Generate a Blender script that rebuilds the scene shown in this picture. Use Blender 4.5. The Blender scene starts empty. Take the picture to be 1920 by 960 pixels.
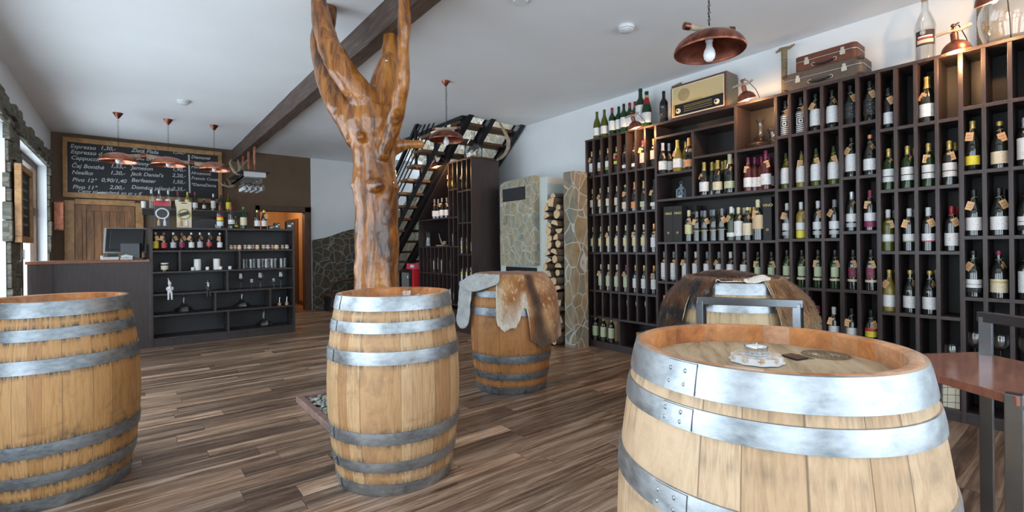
import bpy, bmesh, math, random
from mathutils import Vector, Matrix, noise
random.seed(7)
SC = bpy.context.scene
COL = SC.collection
PI = math.pi

# ------------------------------------------------------------------ camera, world, exposure
F, CX, CY, ROLL, YAW, CAMH = 900.0, 960.0, 463.0, .01, math.atan(717/900.), 1.19
sy, cy_ = math.sin(YAW), math.cos(YAW)
cam = bpy.data.cameras.new('camera'); camo = bpy.data.objects.new('camera', cam); COL.objects.link(camo)
cam.sensor_width = 36; cam.lens = F/1920*36; cam.shift_y = -(480-CY)/1920; cam.clip_start = .05
Rv = Vector((cy_, -sy, 0)); Fv = Vector((sy, cy_, 0)); Zv = Vector((0, 0, 1))
cx_ax = (Rv - ROLL*Zv).normalized(); cy_ax = (Zv + ROLL*Rv).normalized()
M = Matrix((cx_ax, cy_ax, -Fv)).transposed().to_4x4(); M.translation = Vector((0, 0, CAMH))
camo.matrix_world = M
SC.camera = camo
SC.view_settings.view_transform = 'Standard'; SC.view_settings.look = 'None'
SC.view_settings.gamma = 1; SC.view_settings.use_curve_mapping = False
SC.view_settings.exposure = 1.08
W = bpy.data.worlds.new('world'); SC.world = W; W.use_nodes = True
wn = W.node_tree.nodes; bg = wn['Background']
bg.inputs[0].default_value = (.80, .90, 1.0, 1); bg.inputs[1].default_value = 2.9

def ray(u, v):
    du = u-CX; dv = v-CY
    a = (du-ROLL*dv)/F; b = (dv+ROLL*du)/F
    return Vector((sy+a*cy_, cy_-a*sy, -b))
ORG = Vector((0, 0, CAMH))
def atx(u, v, X): r = ray(u, v); return ORG+r*(X/r.x)
def aty(u, v, Y): r = ray(u, v); return ORG+r*(Y/r.y)
def atz(u, v, Z): r = ray(u, v); return ORG+r*((Z-CAMH)/r.z)
def atd(u, v, D): return ORG+ray(u, v)*D          # axial depth

# ------------------------------------------------------------------ materials
def newmat(name):
    m = bpy.data.materials.new(name); m.use_nodes = True
    return m, m.node_tree, m.node_tree.nodes['Principled BSDF']
def N(nt, t, **kw):
    n = nt.nodes.new(t)
    for k, v in kw.items():
        if isinstance(k, str) and hasattr(n, k): setattr(n, k, v)
    return n
def setp(b, col=None, rough=None, metal=None, spec=None, coat=None, trans=None, emit=None, es=None):
    if col is not None: b.inputs['Base Color'].default_value = (*col, 1)
    if rough is not None: b.inputs['Roughness'].default_value = rough
    if metal is not None: b.inputs['Metallic'].default_value = metal
    if spec is not None: b.inputs['Specular IOR Level'].default_value = spec
    if coat is not None: b.inputs['Coat Weight'].default_value = coat; b.inputs['Coat Roughness'].default_value = .08
    if trans is not None: b.inputs['Transmission Weight'].default_value = trans
    if emit is not None: b.inputs['Emission Color'].default_value = (*emit, 1); b.inputs['Emission Strength'].default_value = es
def coords(nt, scale=(1, 1, 1), kind='Object', rot=(0, 0, 0)):
    tc = N(nt, 'ShaderNodeTexCoord'); mp = N(nt, 'ShaderNodeMapping')
    mp.inputs['Scale'].default_value = scale; mp.inputs['Rotation'].default_value = rot
    nt.links.new(tc.outputs[kind], mp.inputs[0]); return mp.outputs[0]
def ramp(nt, fac, stops):
    r = N(nt, 'ShaderNodeValToRGB'); e = r.color_ramp.elements
    while len(e) < len(stops): e.new(.5)
    for i, (p, c) in enumerate(stops): e[i].position = p; e[i].color = (*c, 1)
    nt.links.new(fac, r.inputs[0]); return r.outputs[0]
def noise_n(nt, vec, scale=5, detail=4, rough=.55, dist=0):
    n = N(nt, 'ShaderNodeTexNoise'); n.inputs['Scale'].default_value = scale; n.inputs['Detail'].default_value = detail
    n.inputs['Roughness'].default_value = rough; n.inputs['Distortion'].default_value = dist
    nt.links.new(vec, n.inputs['Vector']); return n.outputs['Fac']
def mix(nt, fac, a, b, mode='MIX'):
    m = N(nt, 'ShaderNodeMix'); m.data_type = 'RGBA'; m.blend_type = mode
    for s, val in ((0, fac), (6, a), (7, b)):
        if hasattr(val, 'is_output') or isinstance(val, bpy.types.NodeSocket): nt.links.new(val, m.inputs[s])
        elif s == 0: m.inputs[0].default_value = val
        else: m.inputs[s].default_value = (*val, 1)
    return m.outputs[2]
def math_n(nt, op, a, b=None, c=None):
    m = N(nt, 'ShaderNodeMath'); m.operation = op
    for i, v in enumerate((a, b, c)):
        if v is None: continue
        if isinstance(v, bpy.types.NodeSocket): nt.links.new(v, m.inputs[i])
        else: m.inputs[i].default_value = v
    return m.outputs[0]
def bump(nt, b, h, strength=.3, dist=.01):
    n = N(nt, 'ShaderNodeBump'); n.inputs['Strength'].default_value = strength; n.inputs['Distance'].default_value = dist
    nt.links.new(h, n.inputs['Height']); nt.links.new(n.outputs[0], b.inputs['Normal'])
MC = {}
def flat(name, col, rough=.5, metal=0, spec=.5, coat=None, var=.08, sc=30, trans=None):
    """plain colour with a slight procedural unevenness"""
    if name in MC: return MC[name]
    m, nt, b = newmat(name); setp(b, col, rough, metal, spec, coat, trans)
    n = noise_n(nt, coords(nt), sc, 3)
    c = ramp(nt, n, [(.3, tuple(x*(1-var) for x in col)), (.7, tuple(min(1, x*(1+var)) for x in col))])
    nt.links.new(c, b.inputs['Base Color']); MC[name] = m; return m
def wood(name, c1, c2, scale=(1, 1, 1), rough=.45, sc=6, coat=None, bs=.15, c3=None, spec=.5):
    if name in MC: return MC[name]
    m, nt, b = newmat(name); setp(b, c1, rough, coat=coat, spec=spec)
    v = coords(nt, scale)
    n = noise_n(nt, v, sc, 6, .65, .6)
    st = [(.3, c2), (.62, c1)]
    if c3: st = [(.25, c2), (.5, c1), (.72, c3)]
    nt.links.new(ramp(nt, n, st), b.inputs['Base Color']); bump(nt, b, n, bs, .004); MC[name] = m; return m

WALL = flat('white_plaster', (.83, .85, .87), .9, var=.02, sc=3)
CEIL = flat('ceiling_paint', (.84, .86, .89), .9, var=.02, sc=2)
BROWN = flat('brown_paint', (.165, .108, .068), .8, var=.1, sc=2)
TAN = flat('tan_paint', (.42, .27, .15), .8, var=.08, sc=3)
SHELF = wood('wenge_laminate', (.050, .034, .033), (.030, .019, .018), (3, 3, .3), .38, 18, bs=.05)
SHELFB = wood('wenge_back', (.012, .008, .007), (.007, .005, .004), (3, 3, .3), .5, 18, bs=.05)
BARW = wood('bar_laminate', (.040, .030, .030), (.022, .017, .017), (2, 2, .3), .42, 16, bs=.05)
REDW = wood('red_brown_wood', (.30, .115, .06), (.17, .06, .035), (2, .4, 2), .3, 14, bs=.04)
SEATW = wood('walnut_seat', (.34, .135, .085), (.20, .07, .045), (1, 6, 1), .22, 7, coat=.4, bs=.05)
RUST = wood('rustic_door_wood', (.20, .085, .03), (.035, .015, .008), (5, 5, .8), .5, 3.5, c3=(.34, .16, .06))
FRAMEW = wood('honey_frame_wood', (.46, .25, .10), (.24, .12, .045), (2, 2, 2), .5, 5)
DARKW = wood('dark_frame_wood', (.11, .06, .035), (.05, .028, .017), (3, 3, .6), .5, 8)
BEAM = wood('beam_wood', (.085, .055, .042), (.035, .022, .017), (6, .5, 6), .6, 7, bs=.6, c3=(.15, .11, .09))
STAIRW = wood('stair_tread_wood', (.17, .09, .045), (.07, .035, .018), (.6, 5, 5), .5, 7)
BRANCH = wood('branch_wood', (.50, .40, .30), (.30, .22, .15), (3, 3, 3), .7, 8)
ANTLER = wood('antler', (.42, .34, .25), (.20, .14, .09), (3, 3, 3), .6, 10)
BLACKM = flat('black_metal', (.018, .019, .022), .38, .3, var=.1)
STEELD = flat('dark_steel_tube', (.035, .038, .042), .22, .9, var=.1)
STEELL = flat('bright_steel_tube', (.62, .64, .67), .25, .9, var=.08, sc=8)
CHROME = flat('chrome', (.75, .77, .8), .12, 1, var=.03)
BLACKP = flat('black_plastic', (.012, .012, .014), .3, var=.1)
WHITEP = flat('white_plastic', (.75, .77, .78), .35, var=.03)
GREYP = flat('grey_plastic', (.35, .36, .38), .5, var=.05)
CARD = flat('cardboard', (.42, .27, .15), .8, var=.07)
JUTE = wood('jute_rope', (.33, .25, .15), (.17, .12, .07), (1, 1, 14), .9, 12, bs=1)
CHALKB = flat('chalkboard', (.014, .015, .018), .6, var=.25, sc=3)
CHALK = flat('chalk', (.50, .52, .54), .9, var=.15, sc=200)
GOLDP = flat('gold_print', (.60, .45, .18), .4, .5)
BULBW = flat('opal_bulb', (.85, .86, .88), .15, var=.01)
WAX = flat('white_wax', (.82, .82, .80), .4, var=.02)
SUEDE = flat('grey_suede', (.42, .43, .42), .9, var=.18, sc=14)
CORKM = flat('cork', (.52, .33, .17), .85, var=.25, sc=80)
PAPER = flat('cream_paper', (.78, .72, .55), .6, var=.04)

def m_copper(name, c1, c2, rough):
    m, nt, b = newmat(name); setp(b, c1, rough, .9)
    v = coords(nt, (1, 1, 1)); n = noise_n(nt, v, 9, 5, .6, 1.2)
    nt.links.new(ramp(nt, n, [(.35, c2), (.65, c1)]), b.inputs['Base Color']); return m
COPPER = m_copper('aged_copper', (.42, .15, .095), (.13, .045, .032), .34)
COPPERB = m_copper('bright_copper', (.66, .28, .18), (.38, .13, .08), .30)
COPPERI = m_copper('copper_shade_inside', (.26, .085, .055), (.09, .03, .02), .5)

def m_glass():
    m, nt, b = newmat('clear_glass')
    tr = N(nt, 'ShaderNodeBsdfTransparent'); tr.inputs[0].default_value = (.985, .99, .99, 1)
    gl = N(nt, 'ShaderNodeBsdfGlossy'); gl.inputs['Roughness'].default_value = .03
    lw = N(nt, 'ShaderNodeLayerWeight'); lw.inputs[0].default_value = .5
    f = math_n(nt, 'MULTIPLY_ADD', math_n(nt, 'POWER', lw.outputs['Facing'], 1.8), .85, .07)
    mx = N(nt, 'ShaderNodeMixShader'); nt.links.new(f, mx.inputs[0]); nt.links.new(tr.outputs[0], mx.inputs[1]); nt.links.new(gl.outputs[0], mx.inputs[2])
    nt.links.new(mx.outputs[0], nt.nodes['Material Output'].inputs[0]); return m
GLASS = m_glass()
def m_pane():
    m, nt, b = newmat('window_pane')
    tr = N(nt, 'ShaderNodeBsdfTransparent'); tr.inputs[0].default_value = (.96, .98, .98, 1)
    gl = N(nt, 'ShaderNodeBsdfGlossy'); gl.inputs['Roughness'].default_value = .02
    mx = N(nt, 'ShaderNodeMixShader'); mx.inputs[0].default_value = .08
    nt.links.new(tr.outputs[0], mx.inputs[1]); nt.links.new(gl.outputs[0], mx.inputs[2])
    nt.links.new(mx.outputs[0], nt.nodes['Material Output'].inputs[0]); return m
PANE = m_pane()
def m_tint(name, col, dens=.55):
    """coloured bottle glass: lets light through, tinted"""
    if name in MC: return MC[name]
    m, nt, b = newmat(name); setp(b, col, .06, 0, .6, coat=.5)
    tr = N(nt, 'ShaderNodeBsdfTransparent'); tr.inputs[0].default_value = (*[min(1, c*1.6+.1) for c in col], 1)
    mx = N(nt, 'ShaderNodeMixShader'); mx.inputs[0].default_value = dens
    nt.links.new(tr.outputs[0], mx.inputs[1]); nt.links.new(b.outputs[0], mx.inputs[2])
    nt.links.new(mx.outputs[0], nt.nodes['Material Output'].inputs[0]); MC[name] = m; return m

def m_floor():
    m, nt, b = newmat('plank_floor'); setp(b, rough=.32, spec=.45)
    tc = N(nt, 'ShaderNodeTexCoord'); sp = N(nt, 'ShaderNodeSeparateXYZ'); nt.links.new(tc.outputs['Object'], sp.inputs[0])
    ry = math_n(nt, 'MULTIPLY', math_n(nt, 'ADD', sp.outputs[1], 20), 1/.132); row_ = math_n(nt, 'FLOOR', ry); fy = math_n(nt, 'FRACT', ry)
    w1 = N(nt, 'ShaderNodeTexWhiteNoise'); w1.noise_dimensions = '1D'; nt.links.new(row_, w1.inputs['W'])
    rx = math_n(nt, 'ADD', math_n(nt, 'MULTIPLY', math_n(nt, 'ADD', sp.outputs[0], 20), 1/1.29), math_n(nt, 'MULTIPLY', w1.outputs['Value'], 5)); colx = math_n(nt, 'FLOOR', rx); fx = math_n(nt, 'FRACT', rx)
    cb = N(nt, 'ShaderNodeCombineXYZ'); nt.links.new(row_, cb.inputs[0]); nt.links.new(colx, cb.inputs[1])
    w2 = N(nt, 'ShaderNodeTexWhiteNoise'); nt.links.new(cb.outputs[0], w2.inputs['Vector'])
    ey = math_n(nt, 'MULTIPLY', math_n(nt, 'MINIMUM', fy, math_n(nt, 'SUBTRACT', 1, fy)), .132); ex = math_n(nt, 'MULTIPLY', math_n(nt, 'MINIMUM', fx, math_n(nt, 'SUBTRACT', 1, fx)), 1.29)
    gap = math_n(nt, 'LESS_THAN', math_n(nt, 'MINIMUM', ex, ey), .0011)
    sc = coords(nt, (1.0, 15, 1))
    add = N(nt, 'ShaderNodeVectorMath'); add.operation = 'MULTIPLY_ADD'
    nt.links.new(w2.outputs['Color'], add.inputs[0]); add.inputs[1].default_value = (37, 23, 15); nt.links.new(sc, add.inputs[2])
    n = noise_n(nt, add.outputs[0], 1.9, 9, .68, .7)
    n2 = noise_n(nt, add.outputs[0], .8, 2, .5, .2)
    s = math_n(nt, 'ADD', math_n(nt, 'MULTIPLY', n, .62), math_n(nt, 'MULTIPLY', n2, .38))
    base = ramp(nt, s, [(.34, (.048, .029, .020)), (.44, (.140, .086, .058)), (.52, (.28, .19, .133)), (.63, (.50, .38, .285))])
    tone = ramp(nt, w2.outputs['Value'], [(0, (.60, .57, .55)), (.5, (1, .98, .96)), (1, (1.42, 1.34, 1.25))])
    c = mix(nt, 1, base, tone, 'MULTIPLY')
    c = mix(nt, gap, c, (.03, .02, .014))
    nt.links.new(c, b.inputs['Base Color'])
    r = math_n(nt, 'MULTIPLY_ADD', n, .2, .26); nt.links.new(r, b.inputs['Roughness'])
    bump(nt, b, n, .12, .003); return m
FLOOR = m_floor()

def m_stone(name, scale, cols, grout, stretch=(1, 1, 1), gw=.05):
    m, nt, b = newmat(name); setp(b, rough=.8)
    v = coords(nt, stretch)
    nz = N(nt, 'ShaderNodeTexNoise'); nz.inputs['Scale'].default_value = 2.2; nt.links.new(v, nz.inputs['Vector'])
    dv = N(nt, 'ShaderNodeVectorMath'); dv.operation = 'MULTIPLY_ADD'
    nt.links.new(nz.outputs['Color'], dv.inputs[0]); dv.inputs[1].default_value = (.22, .22, .22); nt.links.new(v, dv.inputs[2])
    v1 = N(nt, 'ShaderNodeTexVoronoi'); v1.inputs['Scale'].default_value = scale; nt.links.new(dv.outputs[0], v1.inputs['Vector'])
    v2 = N(nt, 'ShaderNodeTexVoronoi'); v2.feature = 'DISTANCE_TO_EDGE'; v2.inputs['Scale'].default_value = scale; nt.links.new(dv.outputs[0], v2.inputs['Vector'])
    bw = N(nt, 'ShaderNodeSeparateColor'); nt.links.new(v1.outputs['Color'], bw.inputs[0])
    k = len(cols)
    c = ramp(nt, bw.outputs[0], [(i/(k-1), cc) for i, cc in enumerate(cols)])
    n = noise_n(nt, v, 14, 6, .65)
    c = mix(nt, .55, c, ramp(nt, n, [(.3, (.35, .33, .30)), (.7, (1.25, 1.22, 1.18))]), 'MULTIPLY')
    e = ramp(nt, v2.outputs['Distance'], [(gw*.5, (0, 0, 0)), (gw, (1, 1, 1))])
    c2 = mix(nt, e, grout, c); nt.links.new(c2, b.inputs['Base Color'])
    h = math_n(nt, 'ADD', math_n(nt, 'MULTIPLY', n, .35), e); bump(nt, b, h, .5, .012); return m
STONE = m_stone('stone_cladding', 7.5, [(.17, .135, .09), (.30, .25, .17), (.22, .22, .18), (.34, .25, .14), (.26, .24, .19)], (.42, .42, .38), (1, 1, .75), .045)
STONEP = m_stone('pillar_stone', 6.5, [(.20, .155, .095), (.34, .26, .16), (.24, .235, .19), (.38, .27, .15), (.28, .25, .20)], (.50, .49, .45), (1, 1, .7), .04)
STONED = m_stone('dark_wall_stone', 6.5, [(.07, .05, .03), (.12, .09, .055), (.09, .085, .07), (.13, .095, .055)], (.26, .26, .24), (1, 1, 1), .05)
STONEL = m_stone('window_stone', 9, [(.13, .12, .09), (.22, .20, .15), (.17, .17, .14), (.09, .08, .06)], (.10, .10, .09), (1, 1, 2.6), .05)

def m_staves(name, c1, c2, c3, stain, nst=26, seed=0., amt=.6):
    m, nt, b = newmat(name); setp(b, rough=.55)
    tc = N(nt, 'ShaderNodeTexCoord'); sp = N(nt, 'ShaderNodeSeparateXYZ'); nt.links.new(tc.outputs['Object'], sp.inputs[0])
    an = math_n(nt, 'ARCTAN2', sp.outputs[1], sp.outputs[0])
    a = math_n(nt, 'MULTIPLY', math_n(nt, 'ADD', math_n(nt, 'MULTIPLY', an, 1/(2*PI)), 1.5), nst)
    a = math_n(nt, 'ADD', a, math_n(nt, 'MULTIPLY', math_n(nt, 'SINE', math_n(nt, 'MULTIPLY', an, 7.)), .30))
    a = math_n(nt, 'ADD', a, math_n(nt, 'MULTIPLY', math_n(nt, 'SINE', math_n(nt, 'MULTIPLY', an, 4.)), .33+seed*.05))
    fl = math_n(nt, 'FLOOR', a); fr = math_n(nt, 'FRACT', a)
    cb = N(nt, 'ShaderNodeCombineXYZ'); nt.links.new(fl, cb.inputs[0]); cb.inputs[1].default_value = seed
    wn_ = N(nt, 'ShaderNodeTexWhiteNoise'); nt.links.new(cb.outputs[0], wn_.inputs['Vector'])
    c = ramp(nt, wn_.outputs['Value'], [(0, c2), (.35, c1), (.75, c1), (1, c3)])
    # grain along the stave
    g = N(nt, 'ShaderNodeCombineXYZ'); nt.links.new(math_n(nt, 'MULTIPLY', a, 2.4), g.inputs[0]); nt.links.new(math_n(nt, 'MULTIPLY', sp.outputs[2], 2.2), g.inputs[1]); nt.links.new(fl, g.inputs[2])
    n = noise_n(nt, g.outputs[0], 3.2, 7, .7, .4)
    c = mix(nt, .75, c, ramp(nt, n, [(.3, (.60, .52, .42)), (.55, (1, 1, 1)), (.75, (1.18, 1.15, 1.1))]), 'MULTIPLY')
    # old dark stains of its own shape
    s1 = noise_n(nt, coords(nt, (1, 1, .7)), 6, 5, .7, .5)
    c = mix(nt, math_n(nt, 'MULTIPLY', ramp(nt, s1, [(.56, (0, 0, 0)), (.72, (1, 1, 1))]), amt), c, stain)
    # black rust marks creeping out of the hoop edges
    z = sp.outputs[2]; acc = None
    for hz in (.887, .837, .783, .70, .637, .32, .258, .175, .12, .061):
        d = math_n(nt, 'ABSOLUTE', math_n(nt, 'SUBTRACT', z, hz)); w = math_n(nt, 'SUBTRACT', 1, math_n(nt, 'MULTIPLY', d, 38)); w = math_n(nt, 'MAXIMUM', w, 0)
        acc = w if acc is None else math_n(nt, 'MAXIMUM', acc, w)
    ns = noise_n(nt, g.outputs[0], 2.6, 4, .7)
    rm = math_n(nt, 'MULTIPLY', math_n(nt, 'MULTIPLY', acc, ramp(nt, ns, [(.42, (0, 0, 0)), (.62, (1, 1, 1))])), amt*1.25)
    c = mix(nt, rm, c, (.05, .045, .035))
    e = math_n(nt, 'MINIMUM', fr, math_n(nt, 'SUBTRACT', 1, fr))
    ee = ramp(nt, e, [(.006, (1, 1, 1)), (.022, (0, 0, 0))])
    c = mix(nt, math_n(nt, 'MULTIPLY', ee, .75), c, (.09, .05, .025))
    nt.links.new(c, b.inputs['Base Color']); bump(nt, b, n, .25, .004); return m
ST_FRONT = m_staves('pale_oak_staves', (.56, .38, .23), (.48, .31, .175), (.61, .44, .29), (.38, .20, .09), 17, 1., .35)
ST_MID = m_staves('light_oak_staves', (.56, .35, .18), (.43, .23, .10), (.63, .43, .25), (.24, .13, .06), 24, 2., .75)
ST_LEFT = m_staves('weathered_oak_staves', (.46, .245, .09), (.32, .145, .045), (.54, .33, .15), (.12, .07, .035), 24, 3., 1.)
ST_FUR = m_staves('orange_oak_staves', (.46, .20, .06), (.36, .14, .038), (.52, .26, .09), (.15, .075, .03), 24, 4., .8)
ST_CHIM = m_staves('straw_oak_staves', (.58, .42, .24), (.52, .36, .19), (.62, .47, .29), (.36, .22, .11), 22, 5., .4)

def m_inner(name, c1, c2, nst, seed):
    """brick-red wine-stained inside of the rim, stave by stave"""
    m, nt, b = newmat(name); setp(b, rough=.5)
    tc = N(nt, 'ShaderNodeTexCoord'); sp = N(nt, 'ShaderNodeSeparateXYZ'); nt.links.new(tc.outputs['Object'], sp.inputs[0])
    an = math_n(nt, 'ARCTAN2', sp.outputs[1], sp.outputs[0])
    a = math_n(nt, 'ADD', math_n(nt, 'MULTIPLY', an, nst/(2*PI)), 50)
    a = math_n(nt, 'ADD', a, math_n(nt, 'MULTIPLY', math_n(nt, 'SINE', math_n(nt, 'MULTIPLY', an, 5.)), .35))
    fl = math_n(nt, 'FLOOR', a); fr = math_n(nt, 'FRACT', a)
    cb = N(nt, 'ShaderNodeCombineXYZ'); nt.links.new(fl, cb.inputs[0]); cb.inputs[1].default_value = seed
    wn_ = N(nt, 'ShaderNodeTexWhiteNoise'); nt.links.new(cb.outputs[0], wn_.inputs['Vector'])
    n = noise_n(nt, coords(nt), 14, 6, .7, .5)
    c = ramp(nt, wn_.outputs['Value'], [(0, c2), (.4, c1), (.7, (.50, .24, .12)), (1, (.60, .36, .24))])
    c = mix(nt, .7, c, ramp(nt, n, [(.3, (.34, .25, .17)), (.50, (1, 1, 1)), (.66, (1.5, 1.65, 1.85))]), 'MULTIPLY')
    e = math_n(nt, 'MINIMUM', fr, math_n(nt, 'SUBTRACT', 1, fr))
    c = mix(nt, ramp(nt, e, [(.004, (1, 1, 1)), (.02, (0, 0, 0))]), c, (.36, .22, .12))
    nt.links.new(c, b.inputs['Base Color']); return m
RIM_IN = m_inner('stained_rim', (.52, .20, .06), (.40, .13, .035), 25, 3.)
HEADW = wood('barrel_head_wood', (.46, .34, .21), (.17, .10, .05), (1.3, 8, 1), .6, 3.4, c3=(.58, .46, .31))
def m_galv(name, lo, hi, rough=.36):
    m, nt, b = newmat(name); setp(b, rough=rough, metal=.85)
    n = noise_n(nt, coords(nt, (1, 1, 2.2)), 26, 5, .65); n2 = noise_n(nt, coords(nt), 3.5, 3, .6)
    s = math_n(nt, 'ADD', math_n(nt, 'MULTIPLY', n, .5), math_n(nt, 'MULTIPLY', n2, .5))
    nt.links.new(ramp(nt, s, [(.36, lo), (.62, hi)]), b.inputs['Base Color'])
    nt.links.new(math_n(nt, 'MULTIPLY_ADD', n, .3, rough-.12), b.inputs['Roughness']); bump(nt, b, n, .06, .002); return m
GALV = m_galv('galvanised_hoop', (.22, .245, .265), (.47, .495, .52))
GALVD = m_galv('dull_galvanised_hoop', (.13, .15, .165), (.36, .39, .42), .42)

def m_tree():
    m, nt, b = newmat('varnished_trunk'); setp(b, rough=.30, coat=.45)
    v = coords(nt, (1, 1, .16)); n = noise_n(nt, v, 14, 8, .72, 1.6); n2 = noise_n(nt, coords(nt, (1, 1, .4)), 3.0, 5, .65, .9)
    s = math_n(nt, 'ADD', math_n(nt, 'MULTIPLY', n, .55), math_n(nt, 'MULTIPLY', n2, .45))
    c = ramp(nt, s, [(.36, (.022, .008, .003)), (.45, (.11, .036, .008)), (.52, (.30, .10, .014)), (.66, (.56, .24, .045))])
    nt.links.new(c, b.inputs['Base Color']); bump(nt, b, n, .3, .008); return m
TREE = m_tree()

def m_paper(name, col, ink=(.12, .1, .1), amt=.55, lines=170):
    """label paper with rows of fine illegible print"""
    if name in MC: return MC[name]
    m, nt, b = newmat(name); setp(b, col, .5)
    tc = N(nt, 'ShaderNodeTexCoord'); sp = N(nt, 'ShaderNodeSeparateXYZ'); nt.links.new(tc.outputs['Object'], sp.inputs[0])
    fz = math_n(nt, 'FRACT', math_n(nt, 'MULTIPLY', sp.outputs[2], lines*.5))
    ln = math_n(nt, 'LESS_THAN', fz, .34)
    n = noise_n(nt, coords(nt, (1, 1, .3)), 230, 1); n2 = noise_n(nt, coords(nt, (.4, .4, 1)), 60, 1)
    k = math_n(nt, 'MULTIPLY', math_n(nt, 'MULTIPLY', ln, math_n(nt, 'GREATER_THAN', n, .53)), math_n(nt, 'GREATER_THAN', n2, .54))
    nt.links.new(mix(nt, math_n(nt, 'MULTIPLY', k, amt), col, ink), b.inputs['Base Color']); MC[name] = m; return m
TAGM = m_paper('kraft_tag', (.62, .36, .17), (.05, .03, .02), .0)
INK = flat('marker_ink', (.03, .02, .02), .6)
STRING = flat('twine', (.62, .52, .36), .9)
def m_maze():
    m, nt, b = newmat('concentric_square_print'); setp(b, rough=.4)
    tc = N(nt, 'ShaderNodeTexCoord'); sp = N(nt, 'ShaderNodeSeparateXYZ'); nt.links.new(tc.outputs['Object'], sp.inputs[0])
    d = math_n(nt, 'MAXIMUM', math_n(nt, 'ABSOLUTE', sp.outputs[1]), math_n(nt, 'ABSOLUTE', math_n(nt, 'SUBTRACT', sp.outputs[2], .105)))
    k = math_n(nt, 'GREATER_THAN', math_n(nt, 'FRACT', math_n(nt, 'MULTIPLY', d, 62)), .48)
    nt.links.new(mix(nt, k, (.015, .015, .015), (.8, .8, .78)), b.inputs['Base Color']); return m
MAZE = m_maze()

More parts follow.
